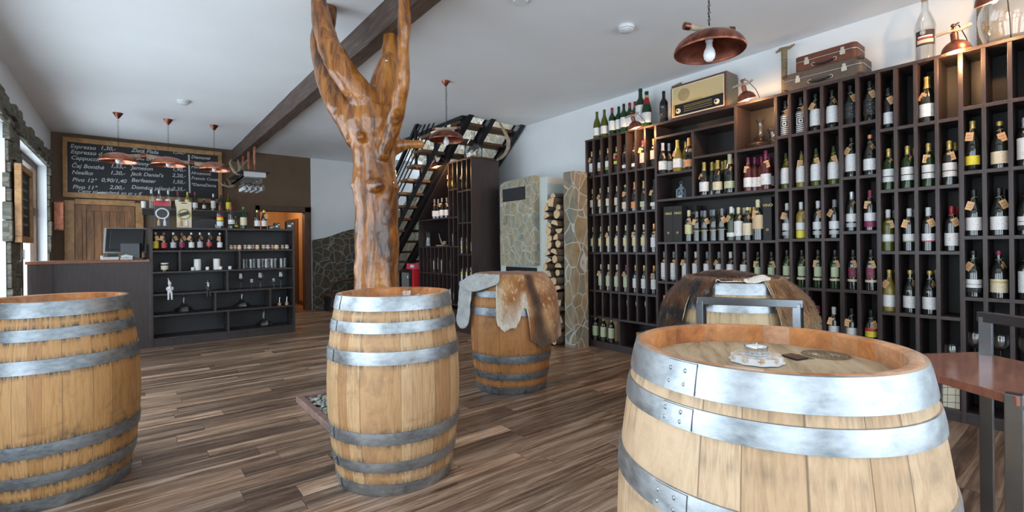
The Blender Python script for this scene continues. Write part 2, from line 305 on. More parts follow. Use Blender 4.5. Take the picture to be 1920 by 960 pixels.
# ------------------------------------------------------------------ mesh builder
class MB:
    def __init__(s): s.v = []; s.f = []; s.mi = []; s.c = None; s.mat = 0
    def add(s, vs, fs):
        o = len(s.v); s.v += [Vector(v) for v in vs]
        for f in fs: s.f.append(tuple(i+o for i in f)); s.mi.append(s.mat)
        return s
    def box(s, a, b, mat=None):
        x0, y0, z0 = a; x1, y1, z1 = b
        if mat is not None: s.mat = mat
        vs = [(x0, y0, z0), (x1, y0, z0), (x1, y1, z0), (x0, y1, z0), (x0, y0, z1), (x1, y0, z1), (x1, y1, z1), (x0, y1, z1)]
        return s.add(vs, [(0, 3, 2, 1), (4, 5, 6, 7), (0, 1, 5, 4), (1, 2, 6, 5), (2, 3, 7, 6), (3, 0, 4, 7)])
    def obox(s, c, ax, sz):
        """oriented box: centre, 3 axis vectors, 3 full sizes"""
        c = Vector(c); A = [Vector(a).normalized()*l/2 for a, l in zip(ax, sz)]
        vs = []
        for k in (-1, 1):
            for i, j in ((-1, -1), (1, -1), (1, 1), (-1, 1)): vs.append(c+A[0]*i+A[1]*j+A[2]*k)
        return s.add(vs, [(0, 3, 2, 1), (4, 5, 6, 7), (0, 1, 5, 4), (1, 2, 6, 5), (2, 3, 7, 6), (3, 0, 4, 7)])
    def bar(s, p, q, w, h=None, up=(0, 0, 1)):
        p = Vector(p); q = Vector(q); d = q-p; h = h or w; u = Vector(up)
        if abs(d.normalized().dot(u)) > .98: u = Vector((1, 0, 0))
        a = d.cross(u).normalized(); b = a.cross(d).normalized()
        return s.obox((p+q)/2, (d, a, b), (d.length, w, h))
    def lathe(s, prof, n=20, c=(0, 0, 0), ax=None, a0=0, a1=2*PI):
        c = Vector(c); full = abs(a1-a0-2*PI) < 1e-6; k = n if full else n+1
        if ax is None: X, Y, Z = Vector((1, 0, 0)), Vector((0, 1, 0)), Vector((0, 0, 1))
        else:
            Z = Vector(ax).normalized(); X = Z.orthogonal().normalized(); Y = Z.cross(X)
        vs = []
        for r, z in prof:
            for i in range(k):
                t = a0+(a1-a0)*i/n; vs.append(c+X*(r*math.cos(t))+Y*(r*math.sin(t))+Z*z)
        fs = []
        for j in range(len(prof)-1):
            for i in range(n):
                i2 = (i+1) % k if full else i+1
                fs.append((j*k+i, j*k+i2, (j+1)*k+i2, (j+1)*k+i))
        return s.add(vs, fs)
    def tube(s, pts, r, n=8, cap=True):
        pts = [Vector(p) for p in pts]; m = len(pts)
        R = r if isinstance(r, (list, tuple)) else [r]*m
        vs = []; pu = None
        for i, p in enumerate(pts):
            d = (pts[min(i+1, m-1)]-pts[max(i-1, 0)]).normalized()
            if pu is None: pu = d.orthogonal().normalized()
            u = (pu-d*pu.dot(d)).normalized(); pu = u; w = d.cross(u)
            for k in range(n):
                t = 2*PI*k/n; vs.append(p+(u*math.cos(t)+w*math.sin(t))*R[i])
        fs = [(i*n+k, i*n+(k+1) % n, (i+1)*n+(k+1) % n, (i+1)*n+k) for i in range(m-1) for k in range(n)]
        if cap: fs += [tuple(reversed(range(n))), tuple((m-1)*n+k for k in range(n))]
        return s.add(vs, fs)
    def ring(s, c, R, r, ax=(0, 0, 1), n=16, m=6, ell=1.):
        c = Vector(c); Z = Vector(ax).normalized(); X = Z.orthogonal().normalized(); Y = Z.cross(X); vs = []
        for i in range(n):
            t = 2*PI*i/n; d = X*math.cos(t)*ell+Y*math.sin(t)
            for k in range(m):
                q = 2*PI*k/m; vs.append(c+d*R+(d.normalized()*math.cos(q)+Z*math.sin(q))*r)
        return s.add(vs, [(i*m+k, ((i+1) % n)*m+k, ((i+1) % n)*m+(k+1) % m, i*m+(k+1) % m) for i in range(n) for k in range(m)])
    def prism(s, poly, h, org=(0, 0, 0), U=(1, 0, 0), V=(0, 1, 0)):
        """2-D polygon in the U,V plane extruded by h along U x V"""
        org = Vector(org); U = Vector(U); V = Vector(V); Wd = U.cross(V).normalized()*h; n = len(poly)
        b = [org+U*x+V*y for x, y in poly]
        return s.add(b+[p+Wd for p in b], [tuple(reversed(range(n))), tuple(range(n, 2*n))]+[(i, (i+1) % n, n+(i+1) % n, n+i) for i in range(n)])
    def ball(s, c, r, n=10, m=7, sc=(1, 1, 1)):
        c = Vector(c); vs = []; 
        for j in range(m+1):
            p = PI*j/m
            for i in range(n):
                t = 2*PI*i/n; vs.append(c+Vector((math.sin(p)*math.cos(t)*r*sc[0], math.sin(p)*math.sin(t)*r*sc[1], math.cos(p)*r*sc[2])))
        return s.add(vs, [(j*n+i, (j+1)*n+i, (j+1)*n+(i+1) % n, j*n+(i+1) % n) for j in range(m) for i in range(n)])
    def mesh(s, name, mats, smooth=False, bevel=0):
        me = bpy.data.meshes.new(name); me.from_pydata(s.v, [], s.f)
        for m in (mats if isinstance(mats, (list, tuple)) else [mats]): me.materials.append(m)
        for p, i in zip(me.polygons, s.mi): p.material_index = i
        bm = bmesh.new(); bm.from_mesh(me)
        bmesh.ops.remove_doubles(bm, verts=bm.verts, dist=1e-5)
        if bevel: bmesh.ops.bevel(bm, geom=bm.edges[:], offset=bevel, segments=2, affect='EDGES', profile=.5)
        bmesh.ops.recalc_face_normals(bm, faces=bm.faces)
        bm.to_mesh(me); bm.free()
        if smooth:
            me.polygons.foreach_set('use_smooth', [True]*len(me.polygons))
            me.set_sharp_from_angle(angle=math.radians(38 if smooth is True else smooth))
        me.update(); return me
    def build(s, name, mats, parent=None, smooth=False, bevel=0, loc=None, rotz=0):
        return obj(name, s.mesh(name, mats, smooth, bevel), parent, loc, rotz)
def obj(name, me, parent=None, loc=None, rotz=0):
    o = bpy.data.objects.new(name, me); COL.objects.link(o)
    if parent is not None: o.parent = parent
    if loc is not None: o.location = loc
    if rotz: o.rotation_euler = (0, 0, rotz)
    return o
def tag(o, label, cat, group=None):
    o['label'] = label; o['category'] = cat
    if group: o['group'] = group
    return o
def thing(name, label, cat, loc=(0, 0, 0), rotz=0, group=None):
    o = bpy.data.objects.new(name, None); COL.objects.link(o); o.location = loc; o.rotation_euler = (0, 0, rotz)
    o.empty_display_size = .1
    return tag(o, label, cat, group)
def struct(o): o['kind'] = 'structure'; return o
def copy_tree(o, parent=None):
    kids = [c for c in bpy.data.objects if c.parent == o]
    c = o.copy(); COL.objects.link(c); c.parent = parent
    for k in kids: copy_tree(k, c)
    return c
def text_mesh(name, s, size, mat, org, U, V, parent=None, off=.0015, shear=0, align='LEFT', loc=None):
    cu = bpy.data.curves.new(name, 'FONT'); cu.body = s; cu.size = size; cu.shear = shear; cu.extrude = .0004; cu.align_x = align; cu.resolution_u = 3
    cu.offset = size*.012
    t = bpy.data.objects.new(name, cu); COL.objects.link(t)
    dg = bpy.context.evaluated_depsgraph_get(); me = bpy.data.meshes.new_from_object(t.evaluated_get(dg))
    bpy.data.objects.remove(t); bpy.data.curves.remove(cu)
    U = Vector(U).normalized(); V = Vector(V).normalized(); Wd = U.cross(V)
    me.transform(Matrix(((U.x, V.x, Wd.x, org[0]+Wd.x*off), (U.y, V.y, Wd.y, org[1]+Wd.y*off), (U.z, V.z, Wd.z, org[2]+Wd.z*off), (0, 0, 0, 1))))
    me.materials.clear(); me.materials.append(mat); me.name = name
    return obj(name, me, parent, loc)
# ------------------------------------------------------------------ room shell
XL, XR, YB, YF, ZC = -.9, 4.58, -2.6, 9.8, 2.968
def S(name, mb, mats, **k): return struct(mb.build(name, mats, **k))
mb = MB()
mb.box((-1.25, YB-.3, -.1), (4.9, 12.3, 0)); S('floor', mb, FLOOR)
mb = MB()
mb.box((-1.25, YB-.3, ZC), (3.53, YF+.1, ZC+.25)); mb.box((3.53, YB-.3, ZC), (4.9, 5.45, ZC+.25)); mb.box((3.53, 9.0, ZC), (4.9, YF+.1, ZC+.25))
S('ceiling', mb, CEIL)
# left wall with its openings
OPEN = [(-2.3, -.3, .0, 2.5), (.5, 2.7, 0, 2.5), (3.4, 6.42, .0, 2.39), (7.0, 9.3, .0, 2.38)]
mb = MB(); yy = YB-.3
for y0, y1, z0, z1 in OPEN:
    mb.box((-1.2, yy, 0), (XL, y0, ZC)); mb.box((-1.2, y0, z1), (XL, y1, ZC)); yy = y1
mb.box((-1.2, yy, 0), (XL, YF, ZC)); S('wall_left', mb, WALL)
# wall behind the camera: glazed front of the shop
mb = MB()
mb.box((XL, YB-.3, 2.7), (XR, YB, ZC)); mb.box((XL, YB-.3, 0), (-.1, YB, 2.7)); mb.box((4.3, YB-.3, 0), (XR, YB, 2.7)); mb.box((1.9, YB-.3, 0), (2.2, YB, 2.7))
mb.box((-.1, YB-.3, 0), (4.3, YB, .12)); S('wall_back', mb, WALL)
for i, (a, b) in enumerate(((-.1, 1.9), (2.2, 4.3))):
    mb = MB(); y = YB-.15
    for q in ((a, .12, a+.06, 2.7), (b-.06, .12, b, 2.7), (a, .12, b, .18), (a, 2.64, b, 2.7), ((a+b)/2-.03, .12, (a+b)/2+.03, 2.7)):
        mb.box((q[0], y-.03, q[1]), (q[2], y+.03, q[3]))
    w = S('window_%d' % (i+4), mb, DARKW); p = MB(); p.box((a+.06, y-.004, .18), (b-.06, y+.004, 2.64)); p.build('pane', PANE, w)
mb = MB(); mb.box((XR, YB-.3, 0), (4.9, YF+.1, ZC)); mb.box((XR, 4.2, ZC), (4.9, YF+.1, 4.6)); S('wall_right', mb, WALL)
# far wall: brown over the bar, white on the right
mb = MB(); mb.mat = 0
mb.box((-1.25, YF, 0), (1.86, YF+.15, ZC)); mb.box((1.86, YF, 1.94), (2.70, YF+.15, ZC)); mb.box((2.70, YF, 0), (2.782, YF+.15, ZC))
mb.mat = 1; mb.box((2.782, YF, 0), (4.9, YF+.15, ZC)); mb.box((2.4, YF, ZC+.25), (4.9, YF+.15, 4.6)); S('wall_far', mb, [BROWN, WALL])
# upstairs, open to its own daylight on the left
mb = MB(); mb.box((2.4, 4.0, 4.6), (4.9, YF+.15, 4.7)); mb.box((2.4, 4.0, ZC+.25), (4.9, 4.1, 4.6)); S('ceiling_upstairs', mb, WALL)
# passage behind the far doorway
mb = MB(); mb.mat = 0
mb.box((2.86, YF+.15, 0), (2.96, 12.2, 2.4)); mb.box((1.1, 12.1, 0), (2.96, 12.2, 2.4)); mb.box((1.1, YF+.15, 0), (1.2, 12.2, 2.4)); mb.box((1.1, YF+.15, 2.4), (2.96, 12.2, 2.5))
S('wall_passage', mb, [TAN])
mb = MB(); mb.box((2.845, YF+.15, 0), (2.86, 12.1, .09)); S('baseboard_passage', mb, DARKW)
mb = MB(); mb.box((2.84, 11.0, 0), (2.86, 11.9, 1.85)); d = S('door_3', mb, DARKW)
h = MB(); h.bar((2.84, 11.8, 1.0), (2.79, 11.8, 1.0), .02); h.bar((2.79, 11.8, 1.0), (2.79, 11.69, 1.0), .018); h.build('door_handle', CHROME, d)
L = bpy.data.lights.new('passage_light', 'POINT'); L.energy = 16; L.color = (1, .62, .32); L.shadow_soft_size = .08
lt = thing('ceiling_lamp', 'small round lamp on the ceiling of the passage', 'lamp', (2.1, 10.9, 2.4))
g = MB(); g.lathe([(0, -.09), (.09, -.08), (.12, -.03), (.12, 0), (0, 0)], 20); g.build('lamp_shade', BULBW, lt, smooth=True)
lo = bpy.data.objects.new('lamp_light', L); COL.objects.link(lo); lo.parent = lt; lo.location = (0, 0, -.2)
# door casing of the far doorway
mb = MB(); y0, y1 = YF-.03, YF+.17
mb.box((2.66, y0, 0), (2.775, y1, 2.0)); mb.box((1.80, y0, 1.9), (2.775, y1, 2.0)); mb.box((1.80, y0, 0), (1.88, y1, 2.0)); S('trim_1', mb, DARKW, bevel=.006)
# stone cladding: far wall, right stair wall
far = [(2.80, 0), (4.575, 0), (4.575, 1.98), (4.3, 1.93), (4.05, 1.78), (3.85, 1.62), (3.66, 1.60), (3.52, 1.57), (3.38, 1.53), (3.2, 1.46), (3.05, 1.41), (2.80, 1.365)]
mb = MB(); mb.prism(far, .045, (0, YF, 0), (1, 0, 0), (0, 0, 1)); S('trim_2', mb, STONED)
sw = [(9.75, 0), (9.75, 1.92), (9.35, 2.12), (9.05, 2.30), (8.9, 2.5), (8.62, 2.66), (8.5, 2.9), (8.9, 3.02), (9.75, 3.04), (9.75, 4.58), (5.0, 4.58), (5.0, 3.5), (5.5, 3.0), (6.1, 2.52), (6.3, 2.3), (6.3, 0)]
mb = MB(); mb.prism([(-a, b) for a, b in sw], .04, (XR, 0, 0), (0, -1, 0), (0, 0, 1)); S('trim_3', mb, STONE)
# rough stones round the windows on the left wall
random.seed(3); mb = MB()
def stones(y0, y1, z0, z1, horiz):
    p = (y0 if horiz else z0); e = (y1 if horiz else z1)
    while p < e:
        l = random.uniform(.09, .24); q = min(p+l, e); t = random.uniform(.02, .05)
        if horiz: mb.box((XL-.02, p, z0+random.uniform(0, .015)), (XL+t, q-.006, z1+random.uniform(-.06, .06)))
        else: mb.box((XL-.02, y0+random.uniform(-.02, .02)*(y1 < 9.29), p), (XL+t, y1+random.uniform(-.03, .03), q-.006))
        p = q
stones(3.3, 9.3, 2.38, 2.49, True); stones(3.3, 9.55, 2.48, 2.60, True)
for k in range(4): stones(6.42+k*.145, 6.42+(k+1)*.145, 0, 2.4, False)
stones(9.31, 9.5, 0, 2.42, False)
S('trim_4', mb, STONEL, bevel=.008)
# window joinery
def window(n, y0, y1, z0, z1, mull, trans, x=-1.03):
    mb = MB(); w = .075
    for q in ((y0, z0, y0+w, z1), (y1-w, z0, y1, z1), (y0, z0, y1, z0+w), (y0, z1-w, y1, z1)): mb.box((x-.035, q[0], q[1]), (x+.035, q[2], q[3]))
    for m_ in mull: mb.box((x-.04, m_-.05, z0), (x+.04, m_+.05, z1))
    if trans: mb.box((x-.042, y0, trans-.055), (x+.042, y1, trans+.055))
    o = S('window_%d' % n, mb, DARKW, bevel=.006)
    p = MB(); p.box((x-.004, y0+w, z0+w), (x+.004, y1-w, z1-w)); p.build('pane', PANE, o)
    if n == 1:
        h = MB(); h.bar((x+.05, mull[0]+.0, 1.1), (x+.05, mull[0], 1.22), .02); h.build('window_handle', WHITEP, o)
window(1, 7.0, 9.3, 0.02, 2.38, [8.05], 1.72)
window(2, 3.4, 6.42, .02, 2.39, [4.4, 5.4], 0)
window(3, .5, 2.7, .02, 2.5, [1.6], 0); window(6, -2.3, -.3, .02, 2.5, [-1.3], 0)
# daylight portals in the openings
def portal(name, c, sx, sz, rot):
    l = bpy.data.lights.new(name, 'AREA'); l.shape = 'RECTANGLE'; l.size = sx; l.size_y = sz; l.cycles.is_portal = True
    o = bpy.data.objects.new(name, l); COL.objects.link(o); o.location = c; o.rotation_euler = rot
for y0, y1, z0, z1 in OPEN: portal('window_portal', (-1.22, (y0+y1)/2, (z0+z1)/2), z1-z0, y1-y0, (0, -PI/2, 0))
portal('shopfront_portal', (2.1, YB-.32, 1.4), 4.8, 2.6, (PI/2, 0, 0))
portal('stair_portal', (2.38, 6.9, 3.9), 1.4, 5.8, (0, -PI/2, 0))

# ------------------------------------------------------------------ ceiling beam
mb = MB(); ys = [YB+.0+i*(YF-YB)/40 for i in range(41)]
vs = []; 
for y in ys:
    j = [.010*noise.noise(Vector((y*2.3, k*5., 1.))) for k in range(4)]
    vs += [(1.44+j[0], y, ZC), (1.59+j[1], y, ZC), (1.575+j[1]*.6, y, 2.775+j[2]), (1.452+j[0]*.6, y, 2.77+j[3])]
fs = []
for i in range(40):
    for k in range(4): fs.append((i*4+k, i*4+(k+1) % 4, (i+1)*4+(k+1) % 4, (i+1)*4+k))
fs += [(0, 1, 2, 3), (160, 161, 162, 163)]
mb.add(vs, fs); b = mb.build('ceiling_beam', BEAM); tag(b, 'rough dark timber beam running along the ceiling behind the tree trunk', 'beam')

# ------------------------------------------------------------------ barrels
BH = .957
def brad(z): t = (z/BH-.5)*2; return .345-.055*abs(t)**2.0
def make_barrel(loc, label, staves, hoopm, hoops, rot=0, joint=0.):
    t = thing('wine_barrel', label, 'barrel', loc, rot)
    m = MB(); m.lathe([(0, .03), (.262, .03), (.265, 0)]+[(brad(z), z) for z in [BH*i/24*.998 for i in range(25)]]+[(brad(BH)-.004, BH)], 80)
    m.build('staves', staves, t, smooth=True)
    m = MB(); m.lathe([(brad(BH)-.004, BH), (brad(BH)-.010, BH+.001), (.268, BH-.001), (.262, BH-.004), (.266, BH-.05), (.266, BH-.06)], 80)
    m.build('rim', RIM_IN, t, smooth=True)
    m = MB(); m.lathe([(0, BH-.046), (.15, BH-.0455), (.264, BH-.047), (.267, BH-.055)], 64); hd = m.build('barrel_head', HEADW, t, smooth=True)
    for z0, z1 in hoops:
        m = MB(); zz = [z0+(z1-z0)*i/4 for i in range(5)]; r0, r1 = brad(z0), brad(z1)
        f = lambda z: r0+(r1-r0)*(z-z0)/(z1-z0)
        m.lathe([(r0-.004, z0), (f(z0)+.0045, z0+.001)]+[(max(f(z), brad(z))+.0055, z) for z in zz[1:-1]]+[(f(z1)+.0045, z1-.001), (r1-.004, z1)], 80)
        # overlapping riveted joint
        a = joint
        for dz in (.3, .7):
            z = z0+(z1-z0)*dz; r = f(z)+.006; m.ball((r*math.cos(a), r*math.sin(a), z), .0055, 8, 4, (.8, .8, 1)); m.ball((r*math.cos(a+.12), r*math.sin(a+.12), z), .0055, 8, 4, (.8, .8, 1))
        zc = (z0+z1)/2; m.lathe([(f(z0)+.004, z0+.002), (f(z0)+.0075, z0+.003), (max(f(zc), brad(zc))+.008, zc), (f(z1)+.0075, z1-.003), (f(z1)+.004, z1-.002)], 6, a0=a-.03, a1=a+.2)
        m.build('hoop', hoopm, t, smooth=50)
    return t, hd
HP = [(.0, .061), (.12, .175), (.258, .32), (.637, .70), (.783, .837), (.887, .957)]
HP4 = [(.0, .061), (.12, .175), (.27, .33), (.655, .712), (.826, .872), (.892, .957)]
def face_cam(x, y, d=0): return math.atan2(-y, -x)+math.radians(d)
b2, _ = make_barrel((1.115, 2.425, 0), 'light oak wine barrel in front of the tree trunk, centre of the room', ST_MID, GALV, HP, 0, face_cam(1.115, 2.425, -70))
b1, _ = make_barrel((-.30, 3.37, 0), 'weathered oak wine barrel cut off by the left edge of the photo', ST_LEFT, GALVD, HP, 0, face_cam(-.3, 3.37, -75))
b3, _ = make_barrel((2.57, 3.25, 0), 'orange oak barrel by the firewood under a pale brown deer hide', ST_FUR, GALVD, HP, 0, face_cam(2.57, 3.25, -30))
b5, _ = make_barrel((3.09, 1.56, 0), 'straw coloured barrel before the bottle shelves under a shaggy brown hide', ST_CHIM, GALV, HP, 0, face_cam(3.09, 1.56, -60))
b4, h4 = make_barrel((1.17, .515, 0), 'large pale oak barrel nearest the camera with candle on its head', ST_FRONT, GALV, HP4, math.radians(35), face_cam(1.17, .515, -35)-math.radians(35))
# branding and plate on the head of the near barrel
zt = BH-.0445
def to4(u, v):
    p = atz(u, v, zt)-Vector((1.17, .515, 0)); a = -math.radians(35); return Vector((p.x*math.cos(a)-p.y*math.sin(a), p.x*math.sin(a)+p.y*math.cos(a), zt))
STAMP = flat('stamp_ink', (.20, .135, .08), .8)
m = MB(); c = to4(1548, 665); 
for R_, r_ in ((.052, .0012), (.048, .0008), (.033, .001)): m.ring(c, R_, r_, n=40, m=4)
random.seed(11)
for k in range(26):
    a = 2*PI*k/26; q = c+Vector((math.cos(a), math.sin(a), 0))*.0405
    m.obox(q, (Vector((math.cos(a), math.sin(a), 0)), Vector((-math.sin(a), math.cos(a), 0)), (0, 0, 1)), (.007, random.uniform(.002, .005), .001))
for k in range(16):
    q = c+Vector((random.uniform(-.024, .024), random.uniform(-.02, .02), 0)); a = random.uniform(0, 3)
    m.obox(q, (Vector((math.cos(a), math.sin(a), 0)), Vector((-math.sin(a), math.cos(a), 0)), (0, 0, 1)), (random.uniform(.008, .018), .002, .001))
m.build('branded_emblem', STAMP, b4)
p0, p1, p2, p3 = [to4(*q) for q in ((1466, 667), (1494, 676), (1516, 673), (1484, 664))]
m = MB(); m.prism([(p.x, p.y) for p in (p0, p1, p2, p3)], .003, (0, 0, zt)); m.build('name_plate', BLACKP, b4)
m = MB(); dr = (p1-p0).normalized(); pr = Vector((-dr.y, dr.x, 0))
for k in range(12):
    q = p3+(p2-p3)*(.1+k*.08)+pr*.006*(1 if (p3-p0).dot(pr) > 0 else -1)
    for j in range(2): m.obox(q+pr*.008*j*(1 if (p3-p0).dot(pr) > 0 else -1), (dr, pr, (0, 0, 1)), (.005, random.uniform(.001, .004), .001))
m.build('stamped_lettering', STAMP, b4)

# ------------------------------------------------------------------ candle holders
def candle_thing(loc, label, s=1., n=10):
    t = thing('candle_holder', label, 'candle holder', loc)
    m = MB(); R_ = .044*s
    pts = [(R_*(1+.035*(math.cos(10*a)))*math.cos(a), R_*(1+.035*(math.cos(10*a)))*math.sin(a)) for a in [2*PI*i/80 for i in range(80)]]
    m.prism([(x*1.04, y*1.04) for x, y in pts], .0025*s, (0, 0, 0)); m.prism([(x*.97, y*.97) for x, y in pts], .0085*s, (0, 0, .0025*s)); m.build('plate', WHITEP, t)
    k = MB()
    for i in range(n):
        a = 2*PI*i/n; c = Vector((math.cos(a)*.0345*s, math.sin(a)*.0345*s, 0)); k.lathe([(0, 0), (.0098*s, 0), (.0102*s, .004*s), (.0098*s, .0095*s), (0, .0098*s)], 12, c+Vector((0, 0, .0026*s)))
    k.build('wood_slices', m_slice, t, smooth=True)
    return t
m_slice = wood('pale_birch_slice', (.72, .66, .58), (.42, .24, .13), (1, 1, 1), .7, 60)
def tealight(loc, label, s=1.):
    t = thing('tealight', label, 'candle', loc)
    m = MB(); m.lathe([(0, 0), (.019*s, 0), (.0195*s, .001), (.0195*s, .014*s), (.0205*s, .015*s), (.0188*s, .0152*s), (.0186*s, .011*s)], 28); m.build('cup', CHROME, t, smooth=True)
    m = MB(); m.lathe([(0, .0115*s), (.0186*s, .011*s), (.0186*s, .003)], 24); m.build('wax', WAX, t, smooth=True)
    m = MB(); m.tube([(0, 0, .011*s), (.001, 0, .018*s), (.003, 0, .021*s)], .001*s, 6); m.build('wick', WHITEP, t)
p = atz(1418, 671, zt+.008); candle_thing((p.x, p.y, zt+.001), 'white candle plate ringed with birch slices on the near barrel', 1.28)
tealight((p.x, p.y, zt+.0165), 'silver cup tealight on the white plate on the near barrel', 1.28)
zb = BH-.0445
q = Vector((1.115, 2.425, 0))
candle_thing((q.x+.04, q.y-.075, zb+.001), 'wooden candle plate inside the rim of the centre barrel', 1.0)
m = MB(); m.lathe([(0, 0), (.022, 0), (.028, .03), (.026, .03), (.021, .004), (0, .004)], 20); tag(m.build('glass_cup', GLASS, None, True, loc=(q.x+.035, q.y-.07, zb+.0185)), 'small clear glass cup on the wooden candle plate', 'cup')
tealight((q.x+.13, q.y-.03, zb+.002), 'white tealight near the right rim of the centre barrel', 1.1)
m = MB(); m.box((-.07, -.1, 0), (.07, .1, .003)); lf = m.build('menu_card', WHITEP, None, bevel=.0006, loc=(q.x-.06, q.y-.11, zb+.0035), rotz=.9); tag(lf, 'folded white leaflet lying on the centre barrel', 'leaflet')

# ------------------------------------------------------------------ hides draped over two barrels
def hide(name, c, keys, colf, label, seed=0, stand=lambda f: 0, sag=.02, lift=lambda f: 0, frizz=0, mats=None):
    """keys: (angle from camera direction, drop); drop<0 leaves the rim bare"""
    cx, cy = c; base = face_cam(cx, cy)
    keys = sorted(keys); K = [(a-360, l) for a, l in keys]+keys+[(a+360, l) for a, l in keys]
    def drop(f):
        for (a, l), (b, k) in zip(K, K[1:]):
            if a <= f <= b: t = (f-a)/(b-a) if b > a else 0; t = t*t*(3-2*t); return l+(k-l)*t
    NA = 180; NR = 44; me_v = []; cols = []; rr0 = .302
    for i in range(NA):
        f = -180+360*i/NA; a = base+math.radians(f); Ld = drop(f)
        tot = rr0+Ld+.03*noise.noise(Vector((f*.09, seed, 0)))+(.014*noise.noise(Vector((f*.45, seed, 3))))
        for j in range(NR):
            s = tot*j/(NR-1); ca, sa = math.cos(a), math.sin(a)
            if s < rr0-.015:
                r = s; z = BH+.007-sag*max(0, 1-(s/.27)**2)+lift(f)*max(0, s/rr0)**3+.006*noise.noise(Vector((s*ca*9, s*sa*9, seed)))
            else:
                d = s-(rr0-.015); k = min(1, d/.03); r = rr0-.015+.018*math.sin(k*PI/2); z = BH+.007-.018*(1-math.cos(k*PI/2))+lift(f)*max(0, 1-d/.08)
                if d > .03:
                    dd = d-.03; z = BH-.011-dd+lift(f)*max(0, 1-d/.08)
                    r = max(rr0+.003, brad(max(0, z))+.012)+stand(f)*(1-math.exp(-dd/.07))+.020*min(1, dd/.15)*(noise.noise(Vector((f*.055, dd*3, seed)))+.5)
            me_v.append(Vector((r*ca, r*sa, z))); cols.append(colf(f, s, s/tot, max(0, s-rr0)))
    fs = [(i*NR+j, ((i+1) % NA)*NR+j, ((i+1) % NA)*NR+j+1, i*NR+j+1) for i in range(NA) for j in range(1, NR-1)]
    ctr = len(me_v); me_v.append(Vector((0, 0, BH+.007-sag))); cols.append(colf(0, 0, 0, 0))
    fs += [(ctr, i*NR+1, ((i+1) % NA)*NR+1) for i in range(NA)]
    me = bpy.data.meshes.new(name); me.from_pydata(me_v, [], fs)
    at = me.color_attributes.new('coat', 'FLOAT_COLOR', 'POINT')
    for k, cc in enumerate(cols): at.data[k].color = (*cc, 1)
    me.polygons.foreach_set('use_smooth', [True]*len(me.polygons)); me.materials.append(FUR); me.materials.append(HIDEBACK)
    bm = bmesh.new(); bm.from_mesh(me); bmesh.ops.recalc_face_normals(bm, faces=bm.faces)
    if sum(f.normal.z*f.calc_area() for f in bm.faces) < 0: bmesh.ops.reverse_faces(bm, faces=bm.faces)
    bm.to_mesh(me); bm.free()
    o = obj(name, me, None, (cx, cy, 0)); tag(o, label, 'animal hide')
    so = o.modifiers.new('thick', 'SOLIDIFY'); so.thickness = .005; so.offset = 1; so.material_offset = 1; so.material_offset_rim = 1
    return o
def m_fur():
    m, nt, b = newmat('deer_fur'); setp(b, rough=.85, spec=.2)
    at = N(nt, 'ShaderNodeVertexColor'); at.layer_name = 'coat'
    n = noise_n(nt, coords(nt, (1, 1, .3)), 55, 5, .75, .6)
    c = mix(nt, .7, at.outputs[0], ramp(nt, n, [(.3, (.55, .5, .45)), (.5, (1, 1, 1)), (.7, (1.3, 1.28, 1.2))]), 'MULTIPLY')
    nt.links.new(c, b.inputs['Base Color']); b.inputs['Sheen Weight'].default_value = .25; bump(nt, b, n, .7, .01); return m
FUR = m_fur(); HIDEBACK = flat('hide_underside', (.70, .66, .58), .9, var=.12)
def lerp(a, b, t): t = max(0, min(1, t)); return tuple(x+(y-x)*t for x, y in zip(a, b))
def col_deer(f, s, q, d):
    n = noise.noise(Vector((f*.05, s*9, 2.)))
    base = lerp((.33, .13, .04), (.56, .32, .15), .35+1.2*n); base = lerp(base, (.75, .58, .40), (noise.noise(Vector((f*.35, s*45, 7.)))-.28)*3)
    if f < 24: base = lerp(base, (.74, .66, .55), (q-.68)*3.2+.5*n+(.3 if f < -10 else 0)*(d > .1))
    st = abs(f-(27+d*34)); wd = 9+d*12
    base = lerp((.075, .038, .022), base, (st/wd)**2+n*.3)
    if f > 24: base = lerp(base, (.13, .085, .06), (q-.86)*7*(1 if f < 58 else .25))
    if f > 76: base = lerp(base, (.70, .60, .50), (q-.80)*4)
    if s < .29: base = lerp((.27, .10, .035), base, (s/.29)**2*.55)
    return base
hide('deer_hide', (2.57, 3.25), [(-170, .08), (-120, .10), (-60, .05), (-40, .02), (-22, .03), (-17, .40), (-8, .435), (5, .40), (12, .34), (16, .27), (21, .27), (24, .50), (40, .585), (60, .56), (90, .54), (112, .38), (140, .10)],
     col_deer, 'brown deer hide with dark back stripe draped over the barrel by the firewood', 1., stand=lambda f: .004+.055*max(0, min(1, (f-45)/50.)))
# its leg flap turned over, grey underside out
def flap(name, c, cols, mat, parent, thick=.004):
    """cols: list of columns, each list of (angle, radius, z)"""
    base = face_cam(*c); vs = [(r*math.cos(base+math.radians(a)), r*math.sin(base+math.radians(a)), z) for col in cols for a, r, z in col]
    n = len(cols[0]); m = MB(); m.add(vs, [(i*n+j, (i+1)*n+j, (i+1)*n+j+1, i*n+j+1) for i in range(len(cols)-1) for j in range(n-1)])
    o = m.build(name, mat, parent); 
    for p in o.data.polygons: p.use_smooth = True
    ss = o.modifiers.new('sub', 'SUBSURF'); ss.levels = 2; ss.render_levels = 2
    tx = bpy.data.textures.get('hide_creases') or bpy.data.textures.new('hide_creases', 'CLOUDS'); tx.noise_scale = .07; dp = o.modifiers.new('creases', 'DISPLACE'); dp.texture = tx; dp.strength = .03; dp.texture_coords = 'LOCAL'; ss.levels = ss.render_levels = 3
    so = o.modifiers.new('thick', 'SOLIDIFY'); so.thickness = thick; so.offset = 0
    return o
dh = [o for o in bpy.data.objects if o.name == 'deer_hide'][0]
H_ = BH+.012
